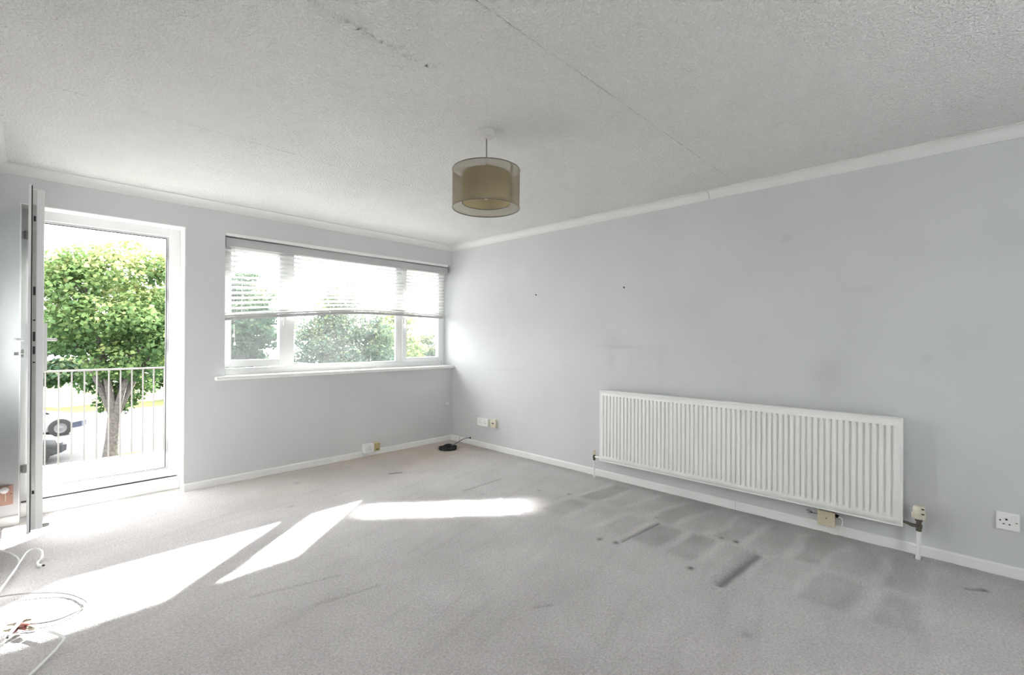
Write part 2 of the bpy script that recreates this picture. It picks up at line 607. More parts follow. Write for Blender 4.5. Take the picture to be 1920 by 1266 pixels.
# ------------------------------------------------------------------ walls
DX0, DX1, DZ1 = -3.632, -2.720, 2.12       # balcony door opening
WX0, WZ0, WZ1 = -2.440, 0.875, 2.12        # window opening, runs to the right-hand wall
T = 0.22
wf = MB()
wf.box(-4.0, DX0, 0, T, -.02, 2.62)
wf.box(DX1, WX0, 0, T, -.02, 2.62)
wf.box(DX0, DX1, 0, T, DZ1, 2.62)
wf.box(WX0, 0.2, 0, T, WZ1, 2.62)
wf.box(WX0, 0.2, 0, T, -.02, WZ0)
wfo = wf.build('wall_far', M_wall)
tag(wfo, 'pale blue-grey painted wall with the balcony door and window', kind='structure')


def wallR_stain(P):
    y, z = P[:, 1], P[:, 2]
    s = np.ones(len(y))
    s *= 1 - 0.05 * np.clip(vnoise(y * 2.2, z * 2.2, 31) - 0.5, 0, 1) - 0.035 * np.clip(vnoise(y * 6, z * 4, 32) - 0.55, 0, 1)
    marks = [(-2.34, 1.175, 0.20, 0.010, .13), (-2.28, 1.23, 0.10, 0.05, .07), (-2.25, 1.06, 0.04, 0.10, .07),
             (-3.86, 1.02, 0.10, 0.13, .09), (-3.36, 1.0, 0.03, 0.16, .05), (-2.72, 1.06, 0.03, 0.2, .05), (-3.62, 1.93, 0.022, 0.018, .22),
             (-3.59, 1.42, 0.03, 0.022, .06), (-4.33, 1.13, 0.022, 0.02, .12), (-3.3, 1.08, 0.02, 0.02, .06), (-1.9, 1.83, 0.02, 0.015, .05),
             (-0.9, 0.9, 0.3, 0.008, .05), (-1.75, .98, .02, .015, .1), (-2.45, 1.02, .018, .05, .05), (-2.6, 1.12, .2, .06, .04), (-4.05, 1.55, .05, .03, .06)]
    for my, mz, ry, rz, d in marks:
        s *= 1 - d * np.exp(-((y - my) / ry) ** 2 - ((z - mz) / rz) ** 2)
    # darker line just above the radiator
    s *= 1 - 0.06 * np.exp(-((z - 0.80) / 0.05) ** 2) * ((y < -2.2) & (y > -4.2))
    return np.stack([s, s, s], 1)


wr = grid_obj('wall_right', M_wallR, (0, 0.22, -0.02), (0, -6.42, 0), (0, 0, 2.50), 210, 84, None, wallR_stain)
tag(wr, 'long blank blue-grey wall behind the radiator', kind='structure')
tag(box('wall_right_core', M_wall, None, 0.004, 0.22, YB - .2, 0.22, -.3, 2.62), 'masonry core of the right-hand wall', kind='structure')
tag(box('wall_left', M_wall, None, XL - .25, XL, YB - .2, 0.0, -.02, 2.62), 'pale grey wall on the left of the balcony door', kind='structure')
wb = MB()
wb.box(XL, -2.3, YB - .2, YB, -.02, 2.62)
wb.box(-1.35, 0.004, YB - .2, YB, -.02, 2.62)
wb.box(-2.3, -1.35, YB - .2, YB, -.02, 0.55)
wb.box(-2.3, -1.35, YB - .2, YB, 2.2, 2.62)
tag(wb.build('wall_back', M_wall), 'pale grey wall behind the viewer, with an opening for the added window', kind='structure')
w2 = empty('fill_window', (-1.8, YB - .1, 0.55))  # unseen window, added to bring daylight in from behind the camera
tag(w2, 'white window added out of view in the rear wall for fill daylight', kind='structure')
f2 = MB()
for x0, x1, z0, z1 in [(-2.3, -2.23, .55, 2.2), (-1.42, -1.35, .55, 2.2), (-2.23, -1.42, .55, .62), (-2.23, -1.42, 2.13, 2.2), (-1.86, -1.79, .62, 2.13)]:
    f2.box(x0, x1, YB - .13, YB - .07, z0, z1)
f2.build('window_frame', M_upvc, w2)
box('pane', M_glass, w2, -2.23, -1.86, YB - .102, YB - .098, .62, 2.13)
box('pane', M_glass, w2, -1.79, -1.42, YB - .102, YB - .098, .62, 2.13)

# two screws left in the right-hand wall
for y, z in ((-1.357, 1.684), (-2.370, 1.686)):
    s = MB().lathe([(0.0005, 0.006), (0.006, 0.005), (0.008, 0.0), (0.008, -0.004)], (0, y, z), 10, (-1, 0, 0)).build('screw', M_dark, wr, smooth=True)
    s['label'] = 'dark screw head in the wall'

# ------------------------------------------------------------------ ceiling
ce = box('ceiling', M_ceil, None, XL - .2, 0.2, YB - .2, 0.2, H + 0.016, 2.62)
tag(ce, 'white ceiling with a stippled texture coat', kind='structure')
SE1, SE2 = -1.54, -3.315


def board(y0, y1, seed):
    """one ceiling board with slightly wavy long edges"""
    n = 70
    b = MB()
    xs = np.linspace(XL, 0, n + 1)
    top, bot = [], []
    for i, x in enumerate(xs):
        w0 = 0.0022 * (vnoise(np.array([x * 9.]), np.array([1.3]), seed)[0] - .5)
        w1 = 0.0022 * (vnoise(np.array([x * 9.]), np.array([4.3]), seed + 1)[0] - .5)
        bot.append((x, y0 + w0))
        top.append((x, y1 + w1))
    v, f = [], []
    for (xa, ya), (xb, yb) in zip(bot, top):
        v += [(xa, ya, H + .0022), (xa, ya + .003, H), (xb, yb - .003, H), (xb, yb, H + .0022), (xb, yb, H + .016), (xa, ya, H + .016)]
    for i in range(n):
        o, q = i * 6, (i + 1) * 6
        for k in range(6):
            f.append((o + k, o + (k + 1) % 6, q + (k + 1) % 6, q + k))
    b.add(v, f)
    return b.build('ceiling_board', M_ceil, ce, smooth=False)


board(SE1 + .0012, 0.0, 3)
board(SE2 + .0012, SE1 - .0012, 5)
board(YB, SE2 - .0012, 7)

# torn and lifted texture coat along a joint
pl = MB()
xx = -3.0
while xx < -2.44:
    L = random.uniform(0.018, 0.045)
    yc = -2.885 + 0.03 * (xx + 2.7) + random.uniform(-.008, .008)
    w = random.uniform(0.012, 0.036)
    lift = random.uniform(0.006, 0.016)
    k = 5
    pts = []
    for j in range(k):
        t = j / (k - 1)
        pts.append((xx + L * t, yc + random.uniform(-.004, .004)))
    v, f = [], []
    for (x, y) in pts:
        v += [(x, y, H - .0005), (x + random.uniform(-.004, .004), y - w * random.uniform(.5, 1.), H - lift * random.uniform(.4, 1)), (x, y - w * 1.25, H + .001)]
    for j in range(k - 1):
        f += [(j * 3, j * 3 + 1, j * 3 + 4, j * 3 + 3), (j * 3 + 1, j * 3 + 2, j * 3 + 5, j * 3 + 4)]
    pl.add(v, f)
    xx += L * random.uniform(0.7, 1.3)
po = pl.build('peeling_strip', M_ceil, ce)
tag(po, 'torn strip of lifted ceiling texture', kind='stuff')

# ------------------------------------------------------------------ cornice
P_, Q_ = 0.058, 0.060


def cove(axis, a, b, face):
    prof = [(0, H - Q_ - .004), (0.006, H - Q_ - .004), (0.007, H - Q_ + .003)]
    for i in range(11):
        t = i / 10 * pi / 2
        prof.append((0.007 + (P_ - .007) * (1 - cos(t)), H - Q_ + .003 + (Q_ - .010) * sin(t)))
    prof += [(P_ + .003, H - .007), (P_ + .003, H), (0, H)]
    pts = []
    for o, z in prof:
        pts.append(face(o, z))
    return MB().extrude(pts, a, b)


t1 = cove('x', (XL, 0, 0), (0, 0, 0), lambda o, z: (0, -o, z)).build('trim_1', M_cove, smooth=True)
tag(t1, 'white coved cornice above the door and window', kind='structure')
t2 = empty('trim_2', (0, -3.1, H))
tag(t2, 'white coved cornice along the radiator wall, with one joint', kind='structure')
cove('y', (0, 0, 0), (0, -3.098, 0), lambda o, z: (-o, 0, z)).build('cornice_length', M_cove, t2, smooth=True)
cove('y', (0, -3.102, 0), (0, YB, 0), lambda o, z: (-o, 0, z + .0015)).build('cornice_length', M_cove, t2, smooth=True)
t3 = cove('y', (0, YB, 0), (0, 0, 0), lambda o, z: (XL + o, 0, z)).build('trim_3', M_cove, smooth=True)
tag(t3, 'white coved cornice on the left-hand wall', kind='structure')

# ------------------------------------------------------------------ skirting
SH, ST = 0.058, 0.015


def skirt_poly(face):
    return [face(o, z) for o, z in [(0, -.006), (ST, -.006), (ST, SH - .008), (ST - .004, SH - .001), (ST - .008, SH), (0, SH)]]


bf = empty('baseboard_far', (-1.3, 0, 0))
tag(bf, 'low white skirting under the window and beside the door', kind='structure')
MB().extrude(skirt_poly(lambda o, z: (0, -o, z)), (DX1 - .004, 0, 0), (-1.17, 0, 0)).build('skirting_length', M_white, bf)
MB().extrude(skirt_poly(lambda o, z: (0, -o, z)), (-1.168, 0, 0), (0, 0, 0)).build('skirting_length', M_white, bf)
MB().extrude(skirt_poly(lambda o, z: (0, -o, z)), (XL, 0, 0), (DX0 + .002, 0, 0)).build('skirting_length', M_white, bf)
br = empty('baseboard_right', (0, -3.1, 0))
tag(br, 'low white skirting along the radiator wall', kind='structure')
box('corner_block', M_white, br, -.026, 0, -.165, -.012, -.006, SH + .004, bevel=.002)
MB().extrude(skirt_poly(lambda o, z: (-o, 0, z)), (0, -.172, 0), (0, -3.298, 0)).build('skirting_length', M_white, br)
MB().extrude(skirt_poly(lambda o, z: (-o, 0, z)), (0, -3.301, 0), (0, YB, 0)).build('skirting_length', M_white, br)
bl = MB().extrude(skirt_poly(lambda o, z: (XL + o, 0, z)), (0, YB, 0), (0, 0, 0)).build('baseboard_left', M_white)
tag(bl, 'low white skirting on the left-hand wall', kind='structure')

# ------------------------------------------------------------------ balcony door
FY0, FY1 = 0.145, 0.215
d1 = empty('door_1', (-3.18, 0.17, 0.0))
tag(d1, 'white glazed balcony door standing open into the room', kind='structure')
fr = MB()
fr.box(DX0, -3.560, FY0, FY1, 0.03, DZ1)
fr.box(-2.800, DX1, FY0, FY1, 0.03, DZ1)
fr.box(-3.560, -2.800, FY0, FY1, 2.050, DZ1)
fr.box(-3.560, -2.800, FY0, FY1, 0.105, 0.165)
fr.box(-3.560, -2.800, FY0 + .03, FY1, 0.165, 0.178)
fr.box(-2.815, -2.800, FY0 + .03, FY1, 0.178, 2.05)
fr.box(-3.560, -3.545, FY0 + .03, FY1, 0.178, 2.05)
fr.box(-3.545, -2.815, FY0 + .03, FY1, 2.035, 2.05)
dfr = fr.build('door_frame', M_upvc, d1, bevel=.003)
g = MB()
g.box(-2.819, -2.815, FY0 + .026, FY0 + .034, 0.178, 2.035)
g.box(-3.545, -2.819, FY0 + .026, FY0 + .034, 2.031, 2.035)
g.box(-3.545, -2.819, FY0 + .022, FY0 + .030, 0.178, 0.181)
g.build('gasket', M_gasket, dfr)
kp = MB()
for z in (1.86, 1.53, 1.12, 0.30):
    box('lock_keep', M_chrome, dfr, -2.8012, -2.797, FY0 + .006, FY0 + .022, z, z + .09)
# white lining boards round the opening and the step below the frame
ln = MB()
ln.box(DX1 - .006, DX1 + .0005, -.001, FY0, 0.0, DZ1)
ln.box(DX0 - .0005, DX0 + .006, -.001, FY0, 0.0, DZ1)
ln.box(DX0 + .006, DX1 - .006, -.001, FY0, DZ1 - .006, DZ1 + .0005)
ln.build('reveal_lining', M_white, d1)
box('threshold', M_white, d1, DX0 + .006, DX1 - .006, 0.120, FY1, 0.0, 0.098, bevel=.006)
box('threshold_seal', M_gasket, d1, -3.62, -2.745, 0.138, 0.20, 0.098, 0.1045)

# the leaf, swung open to a right angle
lx0, lx1 = -3.580, -3.526
ly0, ly1 = -0.600, 0.135
lf = MB()
lf.box(lx0, lx1, ly0, ly0 + .105, 0.108, 2.096)
lf.box(lx0, lx1, ly1 - .105, ly1, 0.108, 2.096)
lf.box(lx0, lx1, ly0 + .105, ly1 - .105, 1.985, 2.096)
lf.box(lx0, lx1, ly0 + .105, ly1 - .105, 0.108, 0.225)
lf.box(lx0, lx1, ly0 + .105, ly1 - .105, 0.870, 0.975)
leaf = lf.build('door_leaf', M_upvc, d1, bevel=.004)
leaf['label'] = 'white door leaf, half glazed, seen edge-on'
fg = MB()
for y0, y1, z0, z1 in [(ly0 - .010, ly0 + .09, .094, 2.118), (ly1 - .09, ly1, .094, 2.118), (ly0 + .09, ly1 - .09, 2.0, 2.118), (ly0 + .09, ly1 - .09, .094, .21)]:
    fg.box(lx0 - .012, lx0, y0, y1, z0, z1)
fg.build('overlap_flange', M_upvc, leaf, bevel=.002)
box('gasket', M_gasket, leaf, lx0 - .001, lx0 + .005, ly0 - .005, ly0 - .0005, .10, 2.112)
box('edge_channel', M_upvc_dim, leaf, lx0 + .005, lx0 + .0235, ly0 - .0025, ly0 - .0002, .115, 2.088)
box('lock_strip', M_metal, leaf, lx0 + .007, lx0 + .021, ly0 - .0045, ly0 - .0025, .30, 2.0)
kb = MB()
for z, h in ((1.235, .055), (1.155, .045), (1.50, .05), (0.33, .02), (1.33, .008), (1.085, .008), (1.92, .03)):
    box('bolt_hole', M_dark, leaf, lx0 + .009, lx0 + .019, ly0 - .0062, ly0 - .0045, z - h / 2, z + h / 2)
box('lower_panel', M_panel, leaf, lx0 + .016, lx1 - .016, ly0 + .105, ly1 - .105, .225, .870)
box('glass_pane', M_dglass, leaf, lx0 + .024, lx1 - .024, ly0 + .105, ly1 - .105, .975, 1.985)
bd = MB()
for xx0, xx1 in ((lx0 + .004, lx0 + .02), (lx1 - .02, lx1 - .004)):
    for y0, y1, z0, z1 in [(ly0 + .105, ly0 + .117, .975, 1.985), (ly1 - .117, ly1 - .105, .975, 1.985), (ly0 + .117, ly1 - .117, .975, .987), (ly0 + .117, ly1 - .117, 1.973, 1.985)]:
        bd.box(xx0, xx1, y0, y1, z0, z1)
bd.build('glazing_bead', M_upvc, leaf)
for sgn, xf in ((-1, lx0 - .012), (1, lx1)):
    hn = MB()
    yh = -0.552
    hn.box(min(xf, xf + sgn * .015), max(xf, xf + sgn * .015), yh - .017, yh + .017, 1.03, 1.315)
    hn.tube([(xf + sgn * .01, yh, 1.217), (xf + sgn * .044, yh, 1.217), (xf + sgn * .050, yh + .006, 1.217), (xf + sgn * .050, yh + .10, 1.217), (xf + sgn * .046, yh + .115, 1.217)], [.009, .009, .0095, .0085, .008], 10)
    hn.build('lever_handle', M_upvc, leaf, smooth=True, bevel=.003)
key = MB()
key.tube([(lx0 - .024, -.552, 1.135), (lx0 - .05, -.552, 1.135)], .003, 8)
key.box(lx0 - .066, lx0 - .046, -.553, -.551, 1.126, 1.144)
key.build('key', M_chrome, leaf)
for z in (1.93, 1.12, 0.33):
    h = MB()
    h.tube([(-3.604, .128, z - .028), (-3.604, .128, z + .028)], .011, 10)
    h.box(-3.628, -3.598, .136, .146, z - .025, z + .025)
    h.box(-3.604, -3.585, .112, .122, z - .025, z + .025)
    h.build('hinge', M_metal if z > 1.8 else M_upvc_dim, leaf)
dc = MB().lathe([(.012, 0), (.013, .012), (.010, .03), (.004, .034)], (lx1 - .004, ly0 + .03, .118), 10, (1, 0, 0)).build('door_stop', M_metal, leaf, smooth=True)

# ------------------------------------------------------------------ window
w1 = empty('window_1', (-1.22, 0.18, WZ0))
tag(w1, 'wide white window of three panes under the blind', kind='structure')
wy0, wy1 = 0.155, 0.215
Z0, Z1 = 0.905, 2.115
m = MB()
m.box(WX0, -2.395, wy0, wy1, Z0, Z1)
m.box(-.045, -.003, wy0, wy1, Z0, Z1)
m.box(-2.395, -.045, wy0, wy1, Z0, .962)
m.box(-2.395, -.045, wy0, wy1, 2.06, Z1)
m.box(-1.897, -1.825, wy0, wy1, .962, 2.06)
m.box(-.675, -.605, wy0, wy1, .962, 2.06)
wfr = m.build('window_frame', M_upvc, w1, bevel=.004)


def sash(x0, x1, z0, z1, w, hx):
    s = MB()
    s.box(x0, x0 + w, wy0 - .018, wy1 - .015, z0, z1)
    s.box(x1 - w, x1, wy0 - .018, wy1 - .015, z0, z1)
    s.box(x0 + w, x1 - w, wy0 - .018, wy1 - .015, z0, z0 + w)
    s.box(x0 + w, x1 - w, wy0 - .018, wy1 - .015, z1 - w, z1)
    so_ = s.build('sash', M_upvc, w1, bevel=.005)
    box('pane', M_glass, so_, x0 + w - .002, x1 - w + .002, .183, .187, z0 + w - .002, z1 - w + .002)
    h = MB()
    h.box(hx - .012, hx + .012, wy0 - .03, wy0 - .018, 1.40, 1.47)
    h.tube([(hx, wy0 - .03, 1.455), (hx, wy0 - .045, 1.45), (hx, wy0 - .05, 1.43), (hx, wy0 - .047, 1.345)], [.008, .008, .0075, .006], 8)
    h.build('window_handle', M_upvc, so_, smooth=True)


sash(-2.418, -1.893, .972, 2.075, .062, -1.924)
sash(-.612, -.050, .955, 2.075, .055, -.585)
box('pane', M_glass, w1, -1.825, -.675, .183, .187, .962, 2.06)
gb = MB()
for x0, x1, z0, z1 in [(-1.825, -1.812, .962, 2.06), (-.688, -.675, .962, 2.06), (-1.812, -.688, .962, .975), (-1.812, -.688, 2.047, 2.06)]:
    gb.box(x0, x1, wy0 + .004, .183, z0, z1)
gb.build('glazing_bead', M_upvc, w1)
sill = box('window_sill', M_white, w1, -2.512, -.002, -.048, wy0 + .02, .874, .906, bevel=.009, seg=3)
tb = MB().box(WX0 + .002, -.075, -.010, .02, 2.100, 2.121).build('trim_4', M_white)
tag(tb, 'thin white bead under the lintel above the blind', kind='structure')

# ------------------------------------------------------------------ venetian blind
BX0, BX1, BY = -2.425, -.062, 0.085
bl_ = empty('venetian_blind', (-1.24, BY, 2.02))
tag(bl_, 'white venetian blind half raised over the window, bottom rail bowed', 'blind')
box('headrail', M_rail, bl_, BX0, BX1 + .022, BY - .048, BY + .03, 2.018, 2.092, bevel=.003)
KX = [-2.425, -2.01, -1.43, -1.12, -.85, -.07]
KZ = [1.378, 1.420, 1.470, 1.486, 1.486, 1.472]


def b_of(x):
    # smooth curve of the sagging rail
    i = 0
    P = [Vector((a, b, 0)) for a, b in zip(KX, KZ)]
    pts = _curve
    return float(np.interp(x, pts[:, 0], pts[:, 1]))


_curve = np.array([[p.x, p.y] for p in spline([(a, b, 0) for a, b in zip(KX, KZ)], 10)])
NSX = 30


def slat(zf, tilt, thick=.0028, w=.025, name='slat', mm=M_slat):
    v, f = [], []
    prof = []
    for j in range(5):
        t = -1 + 2 * j / 4
        prof.append((t * w, .0025 * (1 - t * t)))
    ring = [(a, b + thick / 2) for a, b in prof] + [(a, b - thick / 2) for a, b in reversed(prof)]
    ct, st = cos(tilt), sin(tilt)
    n = len(ring)
    for i in range(NSX + 1):
        x = BX0 + (BX1 - BX0) * i / NSX
        z = zf(x)
        for a, b in ring:
            v.append((x, BY + a * ct - b * st, z + a * st + b * ct))
    for i in range(NSX):
        for k in range(n):
            f.append((i * n + k, i * n + (k + 1) % n, (i + 1) * n + (k + 1) % n, (i + 1) * n + k))
    f.append(tuple(range(n)))
    f.append(tuple(range(NSX * n, (NSX + 1) * n)))
    return MB().add(v, f).build(name, mm, bl_, smooth=True)


NS = 13
for i in range(NS):
    def zf(x, i=i):
        top, bot = 1.988, b_of(x) + .062
        return top - (top - bot) * (i / (NS - 1)) + 0.0012 * sin(i * 2.1 + x * 3)
    slat(zf, radians(-17 + 2 * sin(i * 1.7)))
for k in range(3):
    slat(lambda x, k=k: b_of(x) + .0335 + .0052 * k, radians(1.5))
slat(lambda x: b_of(x) + .014, 0, thick=.026, name='bottom_rail', mm=M_rail)
for cx in (-2.28, -1.72, -1.13, -.55, -.16):
    l = MB()
    for dy in (-.026, .026):
        l.tube([(cx, BY + dy, 2.02), (cx + .002, BY + dy, 1.75), (cx, BY + dy, b_of(cx) + .02)], .0011, 5)
    l.build('ladder_cord', M_cord, bl_)
for px, zt in ((-2.368, 1.265), (-2.360, 1.195)):
    c = MB().tube([(px, BY - .052, 2.03), (px, BY - .055, 1.7), (px + .002, BY - .055, zt)], .0012, 5).build('pull_cord', M_cord, bl_)
    MB().lathe([(.002, .03), (.006, .024), (.0095, .004), (.009, 0), (.003, -.001)], (px + .002, BY - .055, zt - .028), 10).build('tassel', M_plastic, c, smooth=True)
for px, zt in ((-.098, .470), (-.122, .478)):
    c = MB().tube([(px, BY - .052, 2.03), (px, BY - .056, 1.5), (px, BY - .06, .99), (px, -.02, .918), (px, -.050, .910), (px, -.056, .88), (px, -.056, .7), (px, -.055, zt)], .0013, 5).build('pull_cord', M_cord, bl_)
    MB().lathe([(.002, .03), (.006, .024), (.0095, .004), (.009, 0), (.003, -.001)], (px, -.055, zt - .028), 10).build('tassel', M_plastic, c, smooth=True)

# ------------------------------------------------------------------ radiator
RX, RY0, RY1, RZ0, RZ1 = -.100, -2.195, -4.236, .172, .784
ra = empty('radiator', (-.07, -3.21, 0))
tag(ra, 'long white panel radiator with vertical flutes on the right-hand wall', 'radiator')
NF = 60
ym = .026
pitch = (RY0 - RY1 - 2 * ym) / NF
ys = [(RY0, 0.0)]
cols = [(RY0, 0), (RY0 - ym + .002, 0)]
for i in range(NF):
    y = RY0 - ym - i * pitch
    for fr_, d in ((.10, 0), (.24, 1), (.50, 1), (.64, 0)):
        cols.append((y - fr_ * pitch, d))
cols += [(RY1 + ym - .002, 0), (RY1, 0)]
zr = [(RZ0, 0), (RZ0 + .040, 0), (RZ0 + .052, 1), (RZ1 - .052, 1), (RZ1 - .040, 0), (RZ1, 0)]
v, f = [], []
for z, k in zr:
    for y, d in cols:
        v.append((RX + .017 * d * k, y, z))
nc = len(cols)
for j in range(len(zr) - 1):
    for i in range(nc - 1):
        f.append((j * nc + i, j * nc + i + 1, (j + 1) * nc + i + 1, (j + 1) * nc + i))
fp = MB().add(v, f)
fpo = fp.build('front_panel', M_rad, ra, smooth=True)
sm = fpo.modifiers.new('solid', 'SOLIDIFY')
sm.thickness = .0025
sm.offset = 0
rm = MB()
rm.box(RX - .003, RX + .016, RY0 - .005, RY0 + .003, RZ0 - .004, RZ1 + .004)
rm.box(RX - .003, RX + .016, RY1 - .003, RY1 + .005, RZ0 - .004, RZ1 + .004)
rm.box(RX - .003, RX + .016, RY1 + .005, RY0 - .005, RZ1 - .004, RZ1 + .004)
rm.box(RX - .003, RX + .016, RY1 + .005, RY0 - .005, RZ0 - .004, RZ0 + .004)
rm.build('panel_rim', M_rad, ra, bevel=.002)
box('back_panel', M_rad, ra, -.045, -.034, RY1 + .02, RY0 - .02, RZ0 + .01, RZ1 - .006)
cv = MB()
y = RY0 - .04
while y > RY1 + .04:
    cv.box(-.086, -.045, y, y - .0015, RZ0 + .03, RZ1 - .03)
    y -= .0333
cv.build('convector_fins', M_radin, ra)
for yy in (RY0 - .012, RY1 + .003):
    box('side_cover', M_rad, ra, -.084, -.034, yy, yy + .009, RZ0 + .012, RZ1 + .002, bevel=.002)
tg = MB()
tg.box(-.084, -.080, RY1 + .01, RY0 - .01, RZ1 - .004, RZ1 + .002)
tg.box(-.040, -.034, RY1 + .01, RY0 - .01, RZ1 - .004, RZ1 + .002)
y = RY0 - .012
while y > RY1 + .014:
    tg.box(-.081, -.039, y, y - .0045, RZ1 - .014, RZ1 - .010)
    y -= .0125
tg.build('top_grille', M_rad, ra)
for yy in (-2.55, -3.21, -3.88):
    b = MB()
    b.box(-.034, -.001, yy - .015, yy + .015, .22, .26)
    b.box(-.034, -.001, yy - .015, yy + .015, .68, .72)
    b.box(-.004, -.001, yy - .015, yy + .015, .22, .72)
    b.build('wall_bracket', M_rad, ra)
# thermostatic valve (right end) and lockshield valve (left end)
vy, vx = -4.307, -.082
tv = MB().lathe([(.006, -.07), (.013, -.066), (.013, -.05), (.016, -.048), (.016, -.03), (.012, -.028), (.012, -.012), (.017, -.010), (.017, .004)], (vx, vy, .226), 14).build('valve', M_valve, ra, smooth=True)
MB().tube([(vx, vy, .187), (vx - .002, -4.275, .187), (vx + .006, -4.26, .190), (-.075, RY1 + .01, .197)], [.010, .010, .008, .008], 10).build('valve_tail', M_valve, tv, smooth=True)
hd = MB().lathe([(.019, 0), (.0315, .003), (.0325, .030), (.030, .033), (.0265, .036), (.027, .060), (.0245, .068), (.020, .072)], (vx, vy, .230), 26).build('thermostatic_head', M_cream2, tv, smooth=True)
hd['label'] = 'cream thermostatic valve head'
for z in (.262, .290):
    box('dial_mark', M_dark, tv, vx - .033, vx - .020, vy - .024, vy - .012, z, z + .0035)
MB().tube([(vx, vy, .162), (vx, vy, .09), (vx - .002, vy + .003, -.004)], .0115, 14).build('pipe', M_white, ra, smooth=True)
ly_, lxv = -2.128, -.085
lv = MB().lathe([(.006, -.05), (.011, -.046), (.011, -.03), (.013, -.028), (.013, -.012), (.009, -.010), (.009, .004)], (lxv, ly_, .205), 12).build('valve', M_valve, ra, smooth=True)
MB().tube([(lxv, ly_, .188), (lxv, RY0 + .01, .192), (-.08, RY0 - .02, .197)], .008, 10).build('valve_tail', M_chrome, lv, smooth=True)
MB().lathe([(.012, 0), (.0135, .006), (.012, .034), (.008, .037)], (lxv, ly_, .209), 14).build('valve_cap', M_cream, lv, smooth=True)
MB().tube([(lxv, ly_, .158), (lxv, ly_, -.004)], .0085, 12).build('pipe', M_white, ra, smooth=True)

# ------------------------------------------------------------------ wiring accessories
# single switched socket at the right edge
sk = empty('wall_socket', (0, -4.655, .245))
tag(sk, 'white single switched power socket to the right of the radiator', 'socket')
box('back_box', M_plastic, sk, -.006, 0, -4.698, -4.612, .245, .333)
fpz = box('face_plate', M_plastic, sk, -.016, -.006, -4.6985, -4.6115, .2445, .3335, bevel=.004, seg=3)
h = MB()
for y0, z0, w, hh in ((-4.627, .293, .006, .007), (-4.650, .300, .008, .009), (-4.640, .276, .008, .005), (-4.661, .276, .008, .005)):
    box('pin_slot', M_dark, fpz, -.0168, -.0158, y0 - w / 2, y0 + w / 2, z0 - hh / 2, z0 + hh / 2)
box('rocker_switch', M_plastic, fpz, -.0205, -.0155, -4.682, -4.668, .302, .322, bevel=.002)
box('indicator', M_redplug, fpz, -.0168, -.0158, -4.690, -4.682, .287, .291)

# power socket with a plug-in block, and aerial outlet, near the corner
ps = empty('socket_box', (0, -.60, .25))
tag(ps, 'white surface-mounted double socket near the far corner', 'socket')
box('back_box', M_plastic, ps, -.034, 0, -.690, -.520, .252, .334, bevel=.004)
fpp = box('face_plate', M_plastic, ps, -.043, -.034, -.694, -.516, .249, .337, bevel=.003)
h = MB()
for yc in (-.565, -.645):
    for dy, dz in ((0, .012), (-.011, -.008), (.011, -.008)):
        box('pin_slot', M_gcable, fpp, -.0438, -.0428, yc + dy - .003, yc + dy + .003, .292 + dz - .004, .292 + dz + .004)
ap = empty('aerial_outlet', (0, -.76, .26))
tag(ap, 'cream aerial outlet plate beside the double socket', 'outlet')
ab = box('back_box', M_cream2, ap, -.026, 0, -.800, -.722, .256, .338, bevel=.003)
af = box('face_plate', M_cream2, ap, -.033, -.026, -.803, -.719, .253, .341, bevel=.003)
h = MB()
for yc in (-.752, -.772):
    MB().lathe([(.0075, 0), (.0075, .002), (.003, .002)], (-.033, yc, .298), 12, (-1, 0, 0)).build('coax_hole', M_dark, af)

# boxes on the skirting under the window
wb_ = empty('outlet_box', (-1.13, -.03, .05))
tag(wb_, 'white surface outlet box on the skirting under the window', 'outlet')
box('back_box', M_plastic, wb_, -1.182, -1.080, -.058, 0, .042, .132, bevel=.003)
wfp = box('face_plate', M_plastic, wb_, -1.183, -1.079, -.067, -.058, .041, .133, bevel=.003)
h = MB()
for dx, dz in ((0, .014), (-.012, -.008), (.012, -.008)):
    box('pin_slot', M_gcable, wfp, -1.131 + dx - .003, -1.131 + dx + .003, -.0678, -.0668, .087 + dz - .004, .087 + dz + .004)
yb_ = empty('telephone_outlet', (-1.03, -.03, .05))
tag(yb_, 'yellowed telephone outlet beside the white outlet box', 'outlet')
box('back_box', M_cream, yb_, -1.072, -.992, -.030, 0, .040, .128, bevel=.004)
yfp = box('face_plate', M_olive, yb_, -1.070, -.994, -.040, -.030, .044, .124, bevel=.003)
box('plug_slot', M_dark, yfp, -1.040, -1.020, -.0408, -.0398, .056, .064)
h = MB()
for xx0 in (-1.055, -1.008):
    MB().lathe([(.004, 0), (.004, .0015), (.001, .0015)], (xx0, -.040, .110), 10, (0, -1, 0)).build('screw_head', M_valve, yfp)

# cream junction box under the radiator
jb = empty('junction_box', (-.03, -3.86, .05))
tag(jb, 'cream junction box with loose wires under the radiator', 'junction box')
box('box_body', M_cream, jb, -.036, -.001, -3.904, -3.815, .052, .140, bevel=.003)
jl = box('lid', M_cream, jb, -.044, -.036, -3.907, -3.812, .049, .143, bevel=.003)
MB().lathe([(.0045, 0), (.0045, .0015), (.001, .0015)], (-.044, -3.86, .100), 10, (-1, 0, 0)).build('lid_screw', M_valve, jl)
w = MB()
w.tube(spline([(-.03, -3.815, .112), (-.035, -3.79, .113), (-.038, -3.765, .118), (-.03, -3.748, .124)], 6), .0022, 6)
w.tube(spline([(-.03, -3.790, .112), (-.04, -3.775, .112), (-.042, -3.755, .108)], 6), .0015, 6)
w.tube(spline([(-.032, -3.780, .114), (-.03, -3.77, .124), (-.028, -3.757, .13)], 6), .0015, 6)
w.build('loose_wire', M_black, jb, smooth=True)
MB().lathe([(.010, 0), (.010, .012), (.007, .018)], (-.025, -3.905, .122), 10, (0, -1, 0)).build('cable_gland', M_dark, jb, smooth=True)
